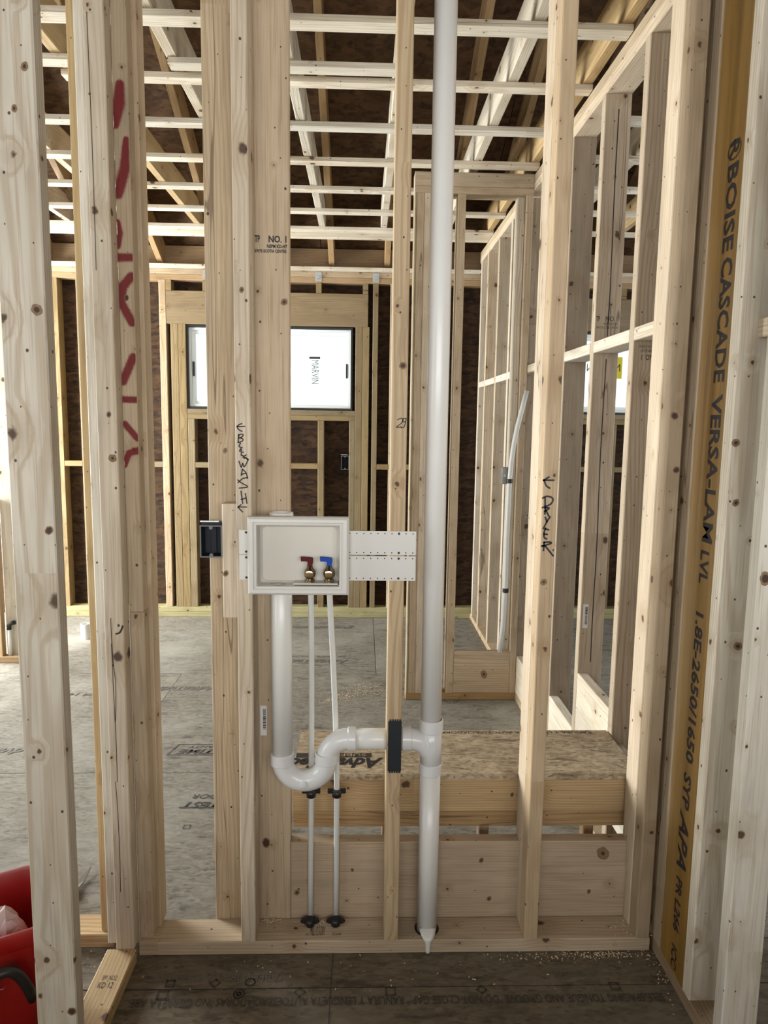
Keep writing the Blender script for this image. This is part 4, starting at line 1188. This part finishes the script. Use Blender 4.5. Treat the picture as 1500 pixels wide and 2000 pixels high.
# ================================================================== ELECTRICAL BOXES
def open_box(name, parent, x0, x1, y0, y1, z0, z1, t, mat):
    bm = bmesh.new()
    box_bm(bm, x0, x0 + t, y0, y1, z0, z1); box_bm(bm, x1 - t, x1, y0, y1, z0, z1)
    box_bm(bm, x0 + t, x1 - t, y0, y1, z0, z0 + t); box_bm(bm, x0 + t, x1 - t, y0, y1, z1 - t, z1)
    box_bm(bm, x0 + t, x1 - t, y1 - t, y1, z0 + t, z1 - t)
    return finish(bm, name, parent, mat)
def ebox(loc_x0, x1, y0, y1, z0, z1, label):
    e = empty('electrical_box', ((loc_x0 + x1) / 2, y0, z0), label, 'electrical box', 'grey plastic electrical boxes')
    open_box('shell', e, loc_x0 + 0.001, x1 - 0.001, y0 + 0.002, y1, z0 + 0.001, z1 - 0.001, 0.0025, M['grey_plastic'])
    open_b = bmesh.new()
    t = 0.003
    for q in ((loc_x0, loc_x0 + t, z0, z1), (x1 - t, x1, z0, z1), (loc_x0 + t, x1 - t, z0, z0 + t), (loc_x0 + t, x1 - t, z1 - t, z1)):
        box_bm(open_b, q[0], q[1], y0, y0 + 0.002, q[2], q[3])
    rim = finish(open_b, 'rim', e, M['grey_edge'])
    cx_ = (loc_x0 + x1) / 2
    for zc in (z0 + 0.006, z1 - 0.006):
        lathe('screw_boss', e, (cx_, y0 + 0.010, zc), [(0, 0.0048), (-0.0098, 0.0048)], M['grey_edge'], 'y', 14)
    rbox('rib', e, cx_ - 0.008, cx_ + 0.006, y1 - 0.010, y1 - 0.003, z0 + 0.004, z1 - 0.004, M['grey_plastic'], 0.001)
    for zc, nm in ((z1 + 0.003, 'nail_bracket'), ):
        rbox(nm, e, loc_x0 + 0.004, x1 - 0.004, y0 + 0.010, y0 + 0.030, z1 - 0.001, z1 + 0.006, M['grey_plastic'], 0.001)
        rbox('nail', e, loc_x0 - 0.002, x1 - 0.01, y0 + 0.014, y0 + 0.018, z1 + 0.0062, z1 + 0.010, M['zinc'], 0.0005)
    return e
ebox(-0.4065, -0.3510, 0.040, 0.0890, 1.066, 1.148, 'open dark grey electrical box beside the outlet box')
ebox(-0.150, -0.0945, YF + 0.004, YF + 0.070, 1.080, 1.176, 'small open electrical box on the far wall under the window')
gb = rbox('junction_box', None, 0.700, 0.7285, 1.777, 1.812, 1.115, 1.200, M['tool_grey'], 0.003, origin=(0.714, 1.79, 1.115))
tag(gb, 'light grey box on the stud behind the leaning white tube', 'junction box')
lathe('knockout', gb, (0.714, 1.7775, 1.158), [(0, 0.007), (-0.0008, 0.0068)], M['zinc'], 'y', 14)

# ================================================================== FLOOR PIPE STUBS (far room)
stb = tube('floor_pipe_stub', None, [(-1.778, 2.76, -0.01), (-1.778, 2.76, 0.097)], 0.0325, M['pvc'], 28, caps=False, origin=(-1.778, 2.76, 0))
tag(stb, 'short white pipe stub standing up from the far floor', 'pipe stub')
collar('rim', stb, (-1.778, 2.76, 0.092), 'z', 0.012, 0.029, 0.0335, M['pvc'])
fs = tube('floor_riser', None, [(-2.040, 2.311, 0.038), (-2.040, 2.311, 0.19)], 0.012, M['pvc'], 16, origin=(-2.040, 2.311, 0.038))
tag(fs, 'thin white riser with a black elbow at the sunlit partition', 'pipe stub')
tube('elbow', fs, [(-2.040, 2.311, 0.19), (-2.040, 2.311, 0.212), (-2.030, 2.311, 0.228), (-2.005, 2.311, 0.234)], 0.0125, M['black_plastic'], 12, origin=(0, 0, 0))

# ================================================================== RED TOTE, BAG, TOOL
ang = math.radians(28)
ux = Vector((math.cos(ang), math.sin(ang), 0)); uy = Vector((-math.sin(ang), math.cos(ang), 0))
cor = Vector((-0.668, -0.272, 0))        # near right corner of the rim
LX, LY, HT = 0.44, 0.255, 0.305
cen = cor - ux * LX / 2 + uy * LY / 2
tt = empty('red_tote', (cen.x, cen.y, 0.0), 'red plastic tote with a black rope handle behind the broad pale stud', 'tote')
def tote_ring(bm, hx, hy, r, z, n=6):
    pts = []
    for sx, sy, a0 in ((1, 1, 0), (-1, 1, 90), (-1, -1, 180), (1, -1, 270)):
        for k in range(n):
            a = math.radians(a0 + 90 * k / (n - 1))
            p = ux * (sx * (hx - r) + r * math.cos(a)) + uy * (sy * (hy - r) + r * math.sin(a))
            pts.append(bm.verts.new((cen.x + p.x, cen.y + p.y, z)))
    return pts
bm = bmesh.new()
hx, hy = LX / 2, LY / 2
prof = [(-0.046, 0.004), (-0.040, 0.0), (-0.038, 0.002), (-0.024, 0.10), (-0.016, 0.20), (-0.012, 0.262), (-0.004, 0.264), (0.0, 0.270), (0.0, HT - 0.008), (-0.003, HT), (-0.008, HT), (-0.011, HT - 0.006), (-0.015, 0.268), (-0.020, 0.20), (-0.028, 0.10), (-0.042, 0.006)]
rg = [tote_ring(bm, hx + d_, hy + d_, 0.045 + d_ * 0.5, z_) for d_, z_ in prof]
n_ = len(rg[0])
for a, b in zip(rg, rg[1:]):
    for k in range(n_): bm.faces.new((a[k], a[(k + 1) % n_], b[(k + 1) % n_], b[k]))
bm.faces.new(rg[0]); bm.faces.new(rg[-1])
tb = finish(bm, 'tub', tt, M['red_tub'], True)
tb.data.set_sharp_from_angle(angle=math.radians(40))
def on_near(a, z, out=0.012):
    p = cor - ux * a - uy * out
    return (p.x, p.y, z)
hpts = []
for k in range(13):
    t = k / 12
    a = 0.155 - 0.105 * t
    hpts.append(on_near(a, 0.250 - 0.10 * (abs(2 * t - 1) ** 2.2) , 0.012 + 0.020 * math.sin(math.pi * t)))
tube('handle', tt, hpts, 0.011, M['black_plastic'], 14, origin=(0, 0, 0))
for a in (0.155, 0.05):
    lathe('handle_boss', tt, on_near(a, 0.150, 0.010), [(0.014, 0.014), (-0.006, 0.014), (-0.009, 0.010)], M['red_tub'], 'y', 16)
# crumpled bag lying in the tote
bm = bmesh.new()
NB = 16
gv = []
rs = random.Random(3)
for j in range(NB + 1):
    row = []
    for i in range(NB + 1):
        u_, v_ = i / NB - 0.5, j / NB - 0.5
        r_ = math.hypot(u_, v_)
        z_ = 0.20 + 0.11 * max(0, 1 - (r_ / 0.5) ** 2) + 0.022 * math.sin(9 * u_ + 4 * v_) + rs.uniform(-0.009, 0.009)
        p = cor - ux * 0.118 + uy * 0.080 + ux * (u_ * 0.19) + uy * (v_ * 0.125)
        row.append(bm.verts.new((p.x, p.y, z_)))
    gv.append(row)
for j in range(NB):
    for i in range(NB): bm.faces.new((gv[j][i], gv[j][i + 1], gv[j + 1][i + 1], gv[j + 1][i]))
res = bmesh.ops.solidify(bm, geom=bm.faces[:], thickness=0.0015)
pb = cor - ux * 0.118 + uy * 0.080
bag = finish(bm, 'plastic_bag', None, M['bag'], False, (pb.x, pb.y, 0.2))
tag(bag, 'crumpled thin white plastic bag inside the red tote', 'plastic bag')

tl = empty('hand_tool', (-0.853, 0.30, 0.0), 'pointed grey tool tip with a black base on the floor behind the pale stud', 'tool')
bm = bmesh.new()
pts = [(-0.862, 0.26, 0.004), (-0.842, 0.26, 0.004), (-0.836, 0.30, 0.004), (-0.838, 0.36, 0.012)]
lo = [bm.verts.new(p) for p in pts]; hi = [bm.verts.new((p[0], p[1], p[2] + 0.005)) for p in pts]
bm.faces.new(lo[::-1]); bm.faces.new(hi)
for k in range(4): bm.faces.new((lo[k], lo[(k + 1) % 4], hi[(k + 1) % 4], hi[k]))
finish(bm, 'blade', tl, M['tool_grey'])
rbox('grip', tl, -0.868, -0.838, 0.20, 0.262, 0.0, 0.016, M['black_plastic'], 0.004)

# ================================================================== SAWDUST
def chips(name, spots, label):
    bm = bmesh.new()
    rs = random.Random(11)
    for cx_, cy_, sx, sy, rot, n, z0 in spots:
        for _ in range(n):
            a, b = rs.gauss(0, sx), rs.gauss(0, sy)
            x = cx_ + a * math.cos(rot) - b * math.sin(rot); y = cy_ + a * math.sin(rot) + b * math.cos(rot)
            s_ = rs.uniform(0.0012, 0.0042)
            an = rs.uniform(0, math.pi)
            dx_, dy_ = math.cos(an) * s_, math.sin(an) * s_
            z = z0 + rs.uniform(0.0006, 0.004)
            t = rs.uniform(-0.0012, 0.0022)
            v = [bm.verts.new(p) for p in ((x - dx_, y - dy_, z), (x + dy_ * 0.45, y - dx_ * 0.45, z + t), (x + dx_, y + dy_, z + 0.0005), (x - dy_ * 0.45, y + dx_ * 0.45, z + 0.001))]
            bm.faces.new(v)
    o = finish(bm, name, None, M['sawdust'], recalc=False)
    tag(o, label, 'sawdust', kind='stuff')
chips('sawdust', [(-0.06, 1.80, 0.05, 0.025, 0.5, 260, 0), (0.03, 1.88, 0.07, 0.04, 0.6, 320, 0), (-0.14, 1.74, 0.03, 0.015, 0.2, 160, 0), (0.0, 1.83, 0.14, 0.09, 0.5, 160, 0)], 'scatter of pale sawdust on the floor seen past the water tubes')
chips('wood_chips', [(-0.115, 0.070, 0.018, 0.008, 0, 240, 0.038), (-0.24, 0.078, 0.022, 0.006, 0, 160, 0.038), (0.66, -0.015, 0.07, 0.006, 0, 200, 0), (0.72, 0.04, 0.03, 0.02, 0, 40, 0.038), (0.55, -0.02, 0.12, 0.012, 0, 90, 0), (-0.72, -0.05, 0.03, 0.05, 0, 60, 0), (0.78, -0.09, 0.01, 0.06, 0, 60, 0), (0.1, -0.06, 0.4, 0.05, 0, 60, 0)], 'pale wood chips scattered along the laundry wall plate')
